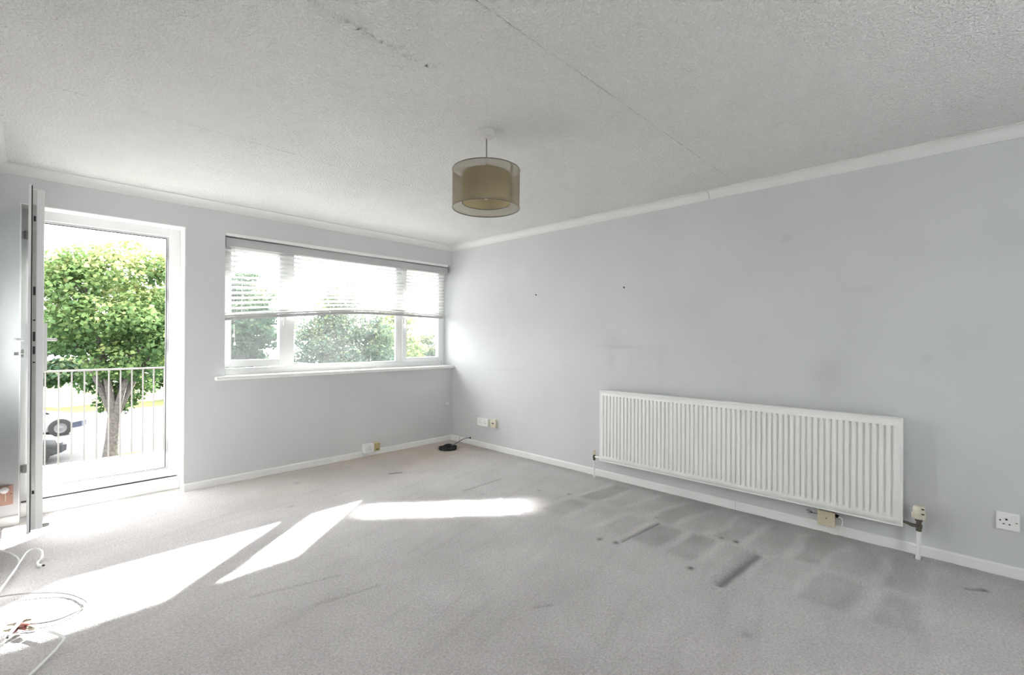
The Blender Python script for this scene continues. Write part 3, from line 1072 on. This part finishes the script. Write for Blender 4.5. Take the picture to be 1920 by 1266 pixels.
MB().tube(spline([(-.03, -3.922, .120), (-.035, -3.938, .118), (-.04, -3.945, .095), (-.04, -3.938, .05), (-.036, -3.93, .018), (-.034, -3.915, .008), (-.036, -3.88, .007)], 8), .0034, 8).build('white_flex', M_wcable, jb, smooth=True)

# pink plate on the wall left of the door
pp = empty('blanking_plate', (-3.70, 0, .135))
tag(pp, 'pinkish blanking plate with a white knob left of the door', 'plate')
ppl = box('plate', M_copper, pp, -3.742, -3.655, -.008, 0, .134, .262, bevel=.002)
MB().lathe([(.008, 0), (.020, .006), (.021, .014), (.012, .020), (.001, .021)], (-3.694, -.008, .236), 18, (0, -1, 0)).build('knob', M_plastic, pp, smooth=True)
MB().tube(spline([(-3.690, -.012, .216), (-3.688, -.018, .19), (-3.690, -.012, .16)], 6), .003, 6).build('stub_wire', M_cream2, pp, smooth=True)
MB().lathe([(.004, 0), (.004, .0015), (.001, .0015)], (-3.664, -.008, .205), 10, (0, -1, 0)).build('plate_screw', M_valve, pp)

# coil of black cable in the corner
cc = empty('cable_coil', (-.345, -.375, 0))
tag(cc, 'black cable coiled on the carpet in the far corner', 'cable')
pts = []
turns = 11
for i in range(turns * 22 + 1):
    a = 2 * pi * i / 22
    k = i / 22
    r = .074 + .020 * sin(k * 2.3) + .006 * sin(3 * a)
    pts.append((-.345 + 1.05 * r * cos(a), -.375 + r * sin(a), .010 + .0075 * (k % 5) * (.6 + .4 * sin(a * 1.5))))
MB().tube(pts, .0058, 7).build('coil', M_black, cc, smooth=True)
MB().tube(spline([(-.27, -.36, .03), (-.20, -.355, .05), (-.12, -.352, .072), (-.05, -.352, .078), (-.004, -.352, .072)], 8), .0036, 7).build('tail', M_black, cc, smooth=True)
MB().lathe([(.010, 0), (.010, .006), (.006, .010)], (0, -.352, .072), 10, (-1, 0, 0)).build('wall_grommet', M_dark, cc, smooth=True)
box('cable_tie', M_gcable, cc, -.29, -.25, -.375, -.352, .002, .038, bevel=.003)

# loose white cables by the left edge
wc = empty('white_aerial_lead', (-3.60, -.9, 0))
tag(wc, 'thick white aerial lead with a black-tipped plug by the open door', 'cable')
A = [(-3.74, -1.40, .008), (-3.690, -1.22, .010), (-3.655, -1.06, .016), (-3.628, -.93, .022), (-3.606, -.82, .03), (-3.585, -.74, .036), (-3.556, -.72, .036), (-3.530, -.77, .028), (-3.532, -.845, .018), (-3.547, -.885, .010), (-3.543, -.93, .008)]
MB().tube(spline(A, 8), .0052, 8).build('lead', M_wcable, wc, smooth=True)
MB().tube(spline([(-3.74, -.45, .012), (-3.70, -.53, .016), (-3.652, -.66, .022), (-3.620, -.80, .026), (-3.622, -.90, .022), (-3.640, -1.0, .016)], 8), .0042, 8).build('lead', M_wcable, wc, smooth=True)
MB().lathe([(.0045, 0), (.006, .004), (.006, .022), (.0048, .024), (.0048, .032)], (-3.543, -.925, .010), 12, (.45, -.9, 0.1)).build('plug', M_plastic, wc, smooth=True)
MB().lathe([(.0052, 0), (.0052, .009), (.002, .010)], (-3.5285, -.954, .0133), 12, (.45, -.9, 0.1)).build('plug_tip', M_black, wc, smooth=True)

tcb = empty('thin_cable_loop', (-3.5, -1.5, 0))
tag(tcb, 'thin pale cable looped across the sunlit carpet', 'cable')
B = [(-3.745, -1.235, .024), (-3.68, -1.265, .026), (-3.62, -1.285, .022), (-3.555, -1.315, .014), (-3.475, -1.385, .010), (-3.425, -1.475, .010), (-3.393, -1.580, .011), (-3.402, -1.620, .011), (-3.432, -1.650, .012), (-3.488, -1.675, .014), (-3.535, -1.668, .016), (-3.575, -1.645, .018)]
MB().tube(spline(B, 8), .0028, 7).build('cord', M_gcable, tcb, smooth=True)
MB().tube(spline([(-3.435, -1.640, .010), (-3.49, -1.668, .008), (-3.54, -1.655, .010), (-3.575, -1.632, .016)], 8), .0022, 7).build('cord', M_wcable, tcb, smooth=True)

sp = empty('aerial_splitter', (-3.61, -1.66, 0))
tag(sp, 'small metal aerial splitter with brass connectors lying on the carpet', 'splitter')
bm_ = MB()
a0, a1 = Vector((-3.640, -1.715, .018)), Vector((-3.592, -1.590, .026))
bm_.tube([a0, a0.lerp(a1, .06), a0.lerp(a1, .94), a1], [.009, .012, .012, .009], 6)
spb = bm_.build('body', M_chrome, sp, smooth=False)
for fr_, ln_, sd in ((.75, .04, -1), (.45, .034, -1), (.85, .03, 1)):
    p = a0.lerp(a1, fr_)
    dirv = Vector((.93, -.36, 0.0)) * sd
    MB().lathe([(.006, .008), (.006, .02), (.0045, .021), (.0045, ln_), (.002, ln_ + .002)], p, 10, dirv).build('connector', M_brass, spb, smooth=True)
MB().tube(spline([a0, (-3.655, -1.745, .014), (-3.70, -1.79, .008), (-3.745, -1.83, .007)], 6), .0045, 8).build('stub_lead', M_gcable, sp, smooth=True)
cw = empty('white_kinked_cable', (-3.5, -1.9, 0))
tag(cw, 'white cable with a red-brown plug running to the bottom edge', 'cable')
C = [(-3.560, -1.722, .020), (-3.535, -1.760, .022), (-3.508, -1.810, .024), (-3.484, -1.857, .020), (-3.480, -1.880, .016), (-3.494, -1.910, .012), (-3.512, -1.945, .009), (-3.548, -2.005, .007), (-3.585, -2.065, .006), (-3.64, -2.16, .006), (-3.70, -2.30, .006)]
MB().tube(spline(C, 8), .0050, 8).build('lead', M_wcable, cw, smooth=True)
MB().lathe([(.004, -.002), (.0125, 0), (.0135, .012), (.0125, .024), (.005, .026)], (-3.600, -1.655, .024), 12, (.62, -.78, -.03)).build('plug_body', M_redplug, cw, smooth=True)
MB().lathe([(.006, 0), (.0075, .004), (.0075, .026), (.005, .030), (.0045, .042)], (-3.583, -1.677, .023), 10, (.5, -.86, 0)).build('plug_collar', M_brass, cw, smooth=True)

# ------------------------------------------------------------------ pendant lamp
PX, PY = -1.868, -2.625
pe = empty('pendant_lamp', (PX, PY, H))
tag(pe, 'double drum pendant lamp in brown gauze with a cream inner shade', 'lamp')
MB().lathe([(.046, 0), (.047, -.003), (.047, -.020), (.043, -.031), (.030, -.035), (.008, -.037), (.006, -.042)], (PX, PY, H), 28).build('ceiling_rose', M_rose, pe, smooth=True)
MB().tube([(PX, PY, H - .036), (PX + .001, PY, H - .12), (PX, PY, 2.118)], .0032, 8).build('flex', M_gcable, pe, smooth=True)
hold = MB().lathe([(.006, .06), (.015, .055), (.018, .03), (.021, .028), (.021, .0), (.016, -.004)], (PX, PY, 2.062), 16).build('lamp_holder', M_bulb, pe, smooth=True)
R0, R1 = .1815, .1285
TZ0, TZ1 = 1.942, 2.146
IZ0, IZ1 = 1.970, 2.126


def drum(name, mm, r, z0, z1, th, parent, n=64):
    v, f = [], []
    for rr in (r, r - th):
        for z in (z0, z1):
            for k in range(n):
                a = 2 * pi * k / n
                v.append((PX + rr * cos(a), PY + rr * sin(a), z))
    for k in range(n):
        j = (k + 1) % n
        f.append((k, j, n + j, n + k))
    return MB().add(v[:2 * n], f).build(name, mm, parent, smooth=True)


osd = drum('outer_shade', M_org, R0, TZ0, TZ1, .001, pe)
isd = drum('inner_shade', M_shade, R1, IZ0, IZ1, .001, pe)
for z in (TZ0, TZ1):
    ring = [(R0 + .0022 * cos(t), .0030 * sin(t)) for t in [2 * pi * k / 8 for k in range(8)]]
    MB().lathe(ring, (PX, PY, z), 64, closed=True).build('rim', M_ring, osd, smooth=True)
for z in (IZ0, IZ1):
    ring = [(R1 + .0018 * cos(t), .0022 * sin(t)) for t in [2 * pi * k / 8 for k in range(8)]]
    MB().lathe(ring, (PX, PY, z), 64, closed=True).build('rim', M_ring, isd, smooth=True)
sp_ = MB()
for k in range(3):
    a = radians(20 + 120 * k)
    sp_.tube([(PX + .02 * cos(a), PY + .02 * sin(a), 2.088), (PX + .10 * cos(a), PY + .10 * sin(a), 2.105), (PX + R1 * cos(a), PY + R1 * sin(a), IZ1), (PX + R0 * cos(a), PY + R0 * sin(a), TZ1)], .0016, 6)
sp_.build('spider_frame', M_chrome, pe, smooth=True)
# overlapping seam of the gauze, on the side away from the door
aS = atan2(Rv.y, Rv.x) - radians(42)
sv, sf = [], []
for i in range(9):
    a = aS - .05 + .10 * i / 8
    wv = .0018 * sin(i * 1.9)
    sv += [(PX + (R0 + .0018 + wv) * cos(a), PY + (R0 + .0018 + wv) * sin(a), TZ0 + .003), (PX + (R0 + .0018 - wv) * cos(a), PY + (R0 + .0018 - wv) * sin(a), TZ1 - .003)]
for i in range(8):
    sf.append((2 * i, 2 * i + 2, 2 * i + 3, 2 * i + 1))
MB().add(sv, sf).build('seam', M_org, osd, smooth=True)
MB().lathe([(.008, .0), (.018, -.012), (.024, -.034), (.020, -.056), (.008, -.066), (.0005, -.067)], (PX, PY, 2.058), 18).build('bulb', M_plastic, hold, smooth=True)

# ------------------------------------------------------------------ outdoors: balcony
M_conc = mat('pale_concrete', (0.36, 0.355, 0.34), 0.9, var=0.08, vscale=4, bump=.2, bscale=60)
M_railp = mat('pale_grey_railing_paint', (0.125, 0.118, 0.112), 0.45, var=0.08, vscale=20)
tag(box('balcony_slab', M_conc, None, -5.2, -1.0, T, 1.97, -.20, -.03), 'pale concrete balcony floor outside the door', kind='structure')
tag(box('eave_overhang', M_conc, None, -7.0, 3.0, T, 1.06, 2.48, 2.62), 'concrete overhang above the balcony', kind='structure')
tag(box('facade_below', M_conc, None, -9, 6, T - .02, T + .0, -2.75, -.02), 'rendered facade below the balcony', kind='structure')
rl = empty('balcony_railing', (-3.1, 1.90, -.03))
tag(rl, 'pale metal balcony railing with vertical bars outside the door', 'railing')
RYL = 1.90
box('top_rail', M_railp, rl, -5.1, -1.1, RYL - .022, RYL + .022, .885, .903, bevel=.003)
bar0 = MB().box(-.006, .006, -.006, .006, -.03, .885).build('baluster', M_railp)
bx = -5.05
first = True
base_x = -3.388
k0 = int((-5.05 - base_x) / .0935)
for k in range(k0, 24):
    x = base_x + k * .0935
    if x > -1.15:
        break
    o = bar0 if first else bar0.copy()
    if not first:
        COL.objects.link(o)
    first = False
    o.parent = rl
    o.location = (x + 3.1, 0, .03)
for x in (-5.1, -1.1):
    box('end_post', M_railp, rl, x - .02, x + .02, RYL - .02, RYL + .02, -.03, .903)
    box('side_rail', M_railp, rl, x - .02, x + .02, T, RYL - .02, .885, .903)
    for j in range(10):
        o = bar0.copy()
        COL.objects.link(o)
        o.parent = rl
        o.location = (x + 3.1, -RYL + T + .12 + j * .155, .03)

# ------------------------------------------------------------------ outdoors: ground, trees, cars
GZ = -2.75
M_road = mat('pale_asphalt', (0.115, 0.113, 0.11), 0.95, var=0.06, vscale=.8, bump=.2, bscale=30)
M_grass = mat('dry_grass', (0.11, 0.14, 0.03), 0.95, color2=(0.20, 0.19, 0.06), vscale=5, detail=8)
M_kerb = mat('kerb_stone', (0.45, 0.44, 0.42), 0.9, var=.1, vscale=3)
tag(box('ground', M_road, None, -60, 90, T, 140, GZ - .3, GZ), 'pale sunlit car park and road', kind='structure')
tag(box('verge', M_grass, None, -30, 80, 27.5, 46, GZ, GZ + .10), 'strip of dry yellow-green grass across the road', kind='structure')
tag(box('verge_near', M_grass, None, -1.9, 30, 13.2, 15.6, GZ, GZ + .08), 'dry grass bed under the street tree', kind='structure')
tag(box('kerb', M_kerb, None, -30, 80, 27.25, 27.5, GZ, GZ + .13), 'pale kerb along the far verge', kind='structure')

M_bark = mat('grey_brown_bark', (0.045, 0.04, 0.037), 0.95, color2=(0.10, 0.09, 0.082), vscale=14, bump=.6, bscale=30, bdist=.03)
M_bark2 = mat('pale_birch_bark', (0.40, 0.39, 0.37), 0.9, color2=(0.55, 0.54, 0.52), vscale=9, bump=.3, bscale=30)
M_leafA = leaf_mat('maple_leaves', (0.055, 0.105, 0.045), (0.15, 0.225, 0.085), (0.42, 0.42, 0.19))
M_leafB = leaf_mat('dark_leaves', (0.03, 0.065, 0.045), (0.07, 0.125, 0.075), (0.22, 0.25, 0.13))
M_leafC = leaf_mat('silver_leaves', (0.03, 0.06, 0.048), (0.075, 0.12, 0.085), (0.24, 0.26, 0.13))


def foliage(name, mm, parent, clusters, per, size, seed):
    """clusters: (x, y, z, rx, rz, bias). Every leaf is a small folded four-point blade."""
    r = np.random.default_rng(seed)
    V, Fc, Tn = [], [], []
    base = 0
    for (x, y, z, rx, rz, bias) in clusters:
        n = int(per * (rx / .6) ** 2)
        d = r.normal(size=(n, 3))
        d /= np.linalg.norm(d, axis=1)[:, None]
        rad = r.uniform(.45, 1.05, n) ** .6
        p = np.array([x, y, z]) + d * rad[:, None] * np.array([rx, rx, rz])
        nrm = d * .5 + r.normal(size=(n, 3)) * .55 + np.array([0, 0, .65])
        nrm /= np.linalg.norm(nrm, axis=1)[:, None]
        t = np.cross(nrm, r.normal(size=(n, 3)))
        t /= np.linalg.norm(t, axis=1)[:, None]
        b = np.cross(nrm, t)
        L = size * r.uniform(.6, 1.3, n)[:, None]
        W = L * .42
        q = np.stack([p - t * L * .5, p + b * W + nrm * L * .10, p + t * L * .55 - nrm * L * .08, p - b * W + nrm * L * .10], 1)
        V.append(q.reshape(-1, 3))
        idx = base + np.arange(n)[:, None] * 4
        Fc.append(np.concatenate([idx + np.array([0, 1, 2]), idx + np.array([0, 2, 3])], 1).reshape(-1, 3))
        tn = np.clip(bias + r.normal(size=n) * .16 + .18 * d[:, 2], 0, 1)  # clump tops coloured lighter and undersides darker, shading put into the tint
        Tn.append(np.repeat(tn, 4))
        base += 4 * n
    V, Fc, Tn = np.concatenate(V), np.concatenate(Fc), np.concatenate(Tn)
    me = bpy.data.meshes.new(name)
    me.vertices.add(len(V))
    loc = np.array(parent.location)
    me.vertices.foreach_set('co', (V - loc).ravel())
    me.loops.add(Fc.size)
    me.loops.foreach_set('vertex_index', Fc.ravel().astype(np.int32))
    me.polygons.add(len(Fc))
    me.polygons.foreach_set('loop_start', np.arange(0, Fc.size, 3, dtype=np.int32))
    me.update(calc_edges=True)
    a = me.attributes.new('tint', 'FLOAT', 'POINT')
    a.data.foreach_set('value', Tn.astype(np.float32))
    me.materials.append(mm)
    o = bpy.data.objects.new(name, me)
    COL.objects.link(o)
    o.parent = parent
    o['kind'] = 'stuff'
    return o


def tree(name, label, base, fork_z, crown, nclus, per, size, mm, bark, seed, trunk_r=.21, lean=(0, 0), limbs=5, bias=(.35, .75), crz=.45, cr=(.45, .85), droop=False, group=None):
    """crown: centre x, y, z and half sizes"""
    r = random.Random(seed)
    t = empty(name, base)
    tag(t, label, 'tree', group)
    cx, cy, cz, ax, ay, az = crown
    fk = Vector((base[0] + lean[0], base[1] + lean[1], fork_z))
    b = Vector(base)
    MB().tube([b - Vector((0, 0, .1)), b + (fk - b) * .12, b + (fk - b) * .5, fk + Vector((0, 0, .1))], [trunk_r * 1.35, trunk_r * 1.1, trunk_r * .95, trunk_r * .85], 12).build('trunk', bark, t, smooth=True)
    cl = []
    for i in range(nclus):
        for _ in range(50):
            u = Vector((r.uniform(-1, 1), r.uniform(-1, 1), r.uniform(-1, 1)))
            if .35 < u.length < 1.0:
                break
        zz = cz + u.z * az * (1.12 - .3 * sqrt(u.x ** 2 + u.y ** 2))
        h = (u.z + 1) / 2
        rx = r.uniform(*cr)
        cl.append((cx + u.x * ax, cy + u.y * ay, zz, rx, rx * crz * r.uniform(.8, 1.4), bias[0] + (bias[1] - bias[0]) * h ** 1.5 + r.uniform(-.2, .2)))  # crown top tinted paler: autumn colour plus bright exposure put into the leaves
    for i in range(limbs):
        a = 2 * pi * i / limbs + r.uniform(-.3, .3)
        tgt = Vector((cx + ax * .6 * cos(a), cy + ay * .6 * sin(a), cz + az * r.uniform(-.35, .5)))
        mid = fk.lerp(tgt, .45) + Vector((0, 0, .25))
        l = MB().tube(spline([fk, mid, tgt], 5), [trunk_r * .62 * (1 - .8 * k / 10) for k in range(11)], 8).build('branch', bark, t, smooth=True)
        for j in range(4):
            s = fk.lerp(tgt, r.uniform(.45, .95)) + Vector((0, 0, .15))
            c = min(cl, key=lambda q: (Vector(q[:3]) - s - Vector((r.uniform(-1, 1), r.uniform(-1, 1), r.uniform(-.6, .9)))).length)
            e = Vector(c[:3])
            if droop:
                e = e - Vector((0, 0, .5))
            MB().tube(spline([s, s.lerp(e, .5) + Vector((0, 0, .12)), e], 4), [trunk_r * .17 * (1 - .75 * k / 8) for k in range(9)], 6).build('twig', bark, l, smooth=True)
    foliage('foliage', mm, t, cl, per, size, seed)
    return t


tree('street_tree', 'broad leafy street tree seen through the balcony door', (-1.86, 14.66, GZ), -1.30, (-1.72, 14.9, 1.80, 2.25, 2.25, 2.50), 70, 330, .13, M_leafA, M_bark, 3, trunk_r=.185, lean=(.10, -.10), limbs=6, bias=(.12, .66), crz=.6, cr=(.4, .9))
tree('dark_tree', 'dark green tree behind the left window pane', (3.7, 21.4, GZ), -.6, (3.7, 21.4, 1.5, 1.25, 1.2, 3.0), 85, 200, .17, M_leafB, M_bark, 5, trunk_r=.16, limbs=4, bias=(.3, .5))
tree('drooping_tree', 'silvery drooping tree behind the middle window pane', (7.0, 17.0, GZ), .0, (7.0, 17.0, .8, 2.5, 1.2, 2.5), 95, 170, .14, M_leafC, M_bark2, 8, trunk_r=.13, limbs=7, bias=(.3, .7), crz=.8, droop=True)
tree('far_tree', 'yellow-green tree beyond the drooping tree', (12.9, 22.1, GZ), -.2, (12.9, 22.1, .6, 1.5, 1.9, 2.8), 60, 110, .17, M_leafA, M_bark, 9, trunk_r=.15, limbs=5, bias=(.45, .85))
tree('small_pale_tree', 'small pale tree behind the right window pane', (17.6, 24.8, GZ), -.6, (17.6, 24.8, .4, 1.0, 1.0, 1.3), 26, 80, .18, M_leafC, M_bark2, 12, trunk_r=.10, limbs=4, bias=(.5, .9))
tree('verge_tree', 'distant green tree on the far verge', (3.2, 31.5, GZ), -1.4, (3.2, 31.5, 1.0, 3.4, 2.4, 3.2), 80, 110, .24, M_leafB, M_bark, 15, trunk_r=.2, limbs=5, bias=(.4, .7), cr=(.7, 1.1))
tree('verge_shrub', 'green shrub on the far verge behind the parked cars', (-4.6, 33.0, GZ), -2.2, (-4.6, 33.0, -.4, 3.8, 2.0, 2.1), 70, 110, .24, M_leafB, M_bark, 17, trunk_r=.12, limbs=5, bias=(.4, .75), cr=(.7, 1.1))

M_tyre = mat('tyre_rubber', (0.02, 0.02, 0.02), .8, var=.1, vscale=20)
M_hub = mat('silver_hub', (0.16, 0.16, 0.165), .35, .8, var=.05, vscale=10)
M_carglass = mat('dark_car_glass', (0.03, 0.035, 0.04), .08, var=.1, vscale=2)
M_lamp = mat('clear_headlamp', (0.7, 0.7, 0.72), .15, var=.05, vscale=10)


def car(label, pos, heading, paint, trim):
    """hatchback built along +x (front at x = 0), then turned to its heading"""
    t = empty('parked_car', pos)
    tag(t, label, 'car', None)
    L = 4.0
    st = [  # x from the front, z sill, z shoulder, half width
        (0.0, .36, .56, .58), (-.08, .26, .66, .70), (-.35, .22, .76, .80), (-.95, .20, .88, .84), (-1.25, .19, .94, .85),
        (-2.2, .19, .96, .86), (-3.2, .20, .97, .85), (-3.75, .24, .95, .80), (-3.95, .34, .88, .70), (-4.0, .42, .78, .60)]
    v, f = [], []
    for x, z0, z1, w in st:
        zm = z0 + (z1 - z0) * .55
        v += [(x, -w * .90, z0), (x, -w, zm), (x, -w * .93, z1 - .04), (x, -w * .72, z1), (x, w * .72, z1), (x, w * .93, z1 - .04), (x, w, zm), (x, w * .90, z0)]
    for i in range(len(st) - 1):
        for k in range(8):
            f.append((i * 8 + k, i * 8 + (k + 1) % 8, (i + 1) * 8 + (k + 1) % 8, (i + 1) * 8 + k))
    f += [tuple(range(8)), tuple(range((len(st) - 1) * 8, len(st) * 8))]

    def part(mb, name, m_, par, smooth=True, bevel=0):
        o = mb.build(name, m_, None, smooth, bevel)
        o.parent = par
        return o
    body = part(MB().add(v, f), 'body', paint, t)
    cb = [(-1.05, .90, .90, .74), (-1.75, .92, 1.36, .62), (-2.3, .94, 1.43, .63), (-3.1, .94, 1.38, .62), (-3.75, .92, 1.0, .66)]
    v, f = [], []
    for x, z0, z1, w in cb:
        wl = .76
        v += [(x, -wl, z0), (x, -w, z1), (x, w, z1), (x, wl, z0)]
    for i in range(len(cb) - 1):
        for k in range(4):
            f.append((i * 4 + k, i * 4 + (k + 1) % 4, (i + 1) * 4 + (k + 1) % 4, (i + 1) * 4 + k))
    part(MB().add(v, f), 'windows', M_carglass, t, False)
    rf = MB()
    rf.add([(-1.70, -.60, 1.365), (-2.3, -.615, 1.445), (-3.1, -.605, 1.395), (-3.2, -.6, 1.36), (-3.2, .6, 1.36), (-3.1, .605, 1.395), (-2.3, .615, 1.445), (-1.70, .60, 1.365)], [(0, 1, 6, 7), (1, 2, 5, 6), (2, 3, 4, 5)])
    for s in (-1, 1):
        for a, b in (((-1.05, .75 * s, .92), (-1.75, .63 * s, 1.37)), ((-2.45, .77 * s, .95), (-2.5, .64 * s, 1.43)), ((-3.72, .68 * s, .96), (-3.15, .63 * s, 1.38)), ((-1.75, .63 * s, 1.37), (-3.1, .63 * s, 1.39))):
            rf.tube([a, b], .035, 6)
    part(rf, 'roof', paint, t)
    bmp = MB()
    bmp.add([(.05, -.55, .30), (.05, .55, .30), (-.12, .74, .28), (-.50, .845, .27), (-.50, .845, .46), (-.12, .75, .50), (.06, .56, .50), (.06, -.56, .50), (-.12, -.75, .50), (-.50, -.845, .46), (-.50, -.845, .27), (-.12, -.74, .28)],
            [(0, 1, 6, 7), (1, 2, 5, 6), (2, 3, 4, 5), (0, 7, 8, 11), (11, 8, 9, 10)])
    o = part(bmp, 'bumper', trim, t, False)
    sm_ = o.modifiers.new('solid', 'SOLIDIFY')
    sm_.thickness = .03
    part(MB().box(.0, .035, -.3, .3, .52, .60), 'grille', M_dark, t, False, .01)
    for s in (-1, 1):
        hl = MB().add([(.01, s * .36, .53), (.0, s * .58, .55), (-.22, s * .74, .60), (-.25, s * .73, .70), (-.02, s * .56, .665), (.0, s * .36, .63)], [(0, 1, 4, 5), (1, 2, 3, 4)])
        o = part(hl, 'headlight', M_lamp, t, False)
        q = o.modifiers.new('solid', 'SOLIDIFY')
        q.thickness = .04
        q.offset = 0
        part(MB().box(-1.35, -1.22, s * .80, s * .98, .93, 1.04), 'wing_mirror', paint, t, False, .02)
    for x in (-.78, -3.25):
        for s in (-1, 1):
            wch = MB().lathe([(.20, -.09), (.29, -.085), (.305, -.05), (.305, .05), (.29, .085), (.20, .09)], (x, s * .78, .305), 24, (0, 1, 0))
            wo = part(wch, 'wheel', M_tyre, t)
            part(MB().lathe([(.20, 0), (.195, .012), (.12, .004), (.05, .014), (.001, .015)], (x, s * .87, .305), 18, (0, s, 0)), 'hub_cap', M_hub, wo)
            part(MB().lathe([(.36, 0), (.335, .01)], (x, s * .855, .31), 24, (0, s, 0)), 'wheel_arch', M_dark, t)
    t.rotation_euler = (0, 0, heading)
    return t


M_silver = mat('silver_white_paint', (0.34, 0.35, 0.37), .25, .2, var=.02, vscale=3)
M_navy = mat('navy_bumper', (0.03, 0.035, 0.06), .4, var=.1, vscale=5)
M_coal = mat('charcoal_paint', (0.035, 0.037, 0.042), .25, var=.05, vscale=4)
car('silver-white car with dark bumper parked beyond the tree', (-2.1, 22.4, GZ), radians(8), M_silver, M_navy)
car('charcoal car parked nearest the balcony', (-2.95, 16.9, GZ), radians(14), M_coal, M_coal)
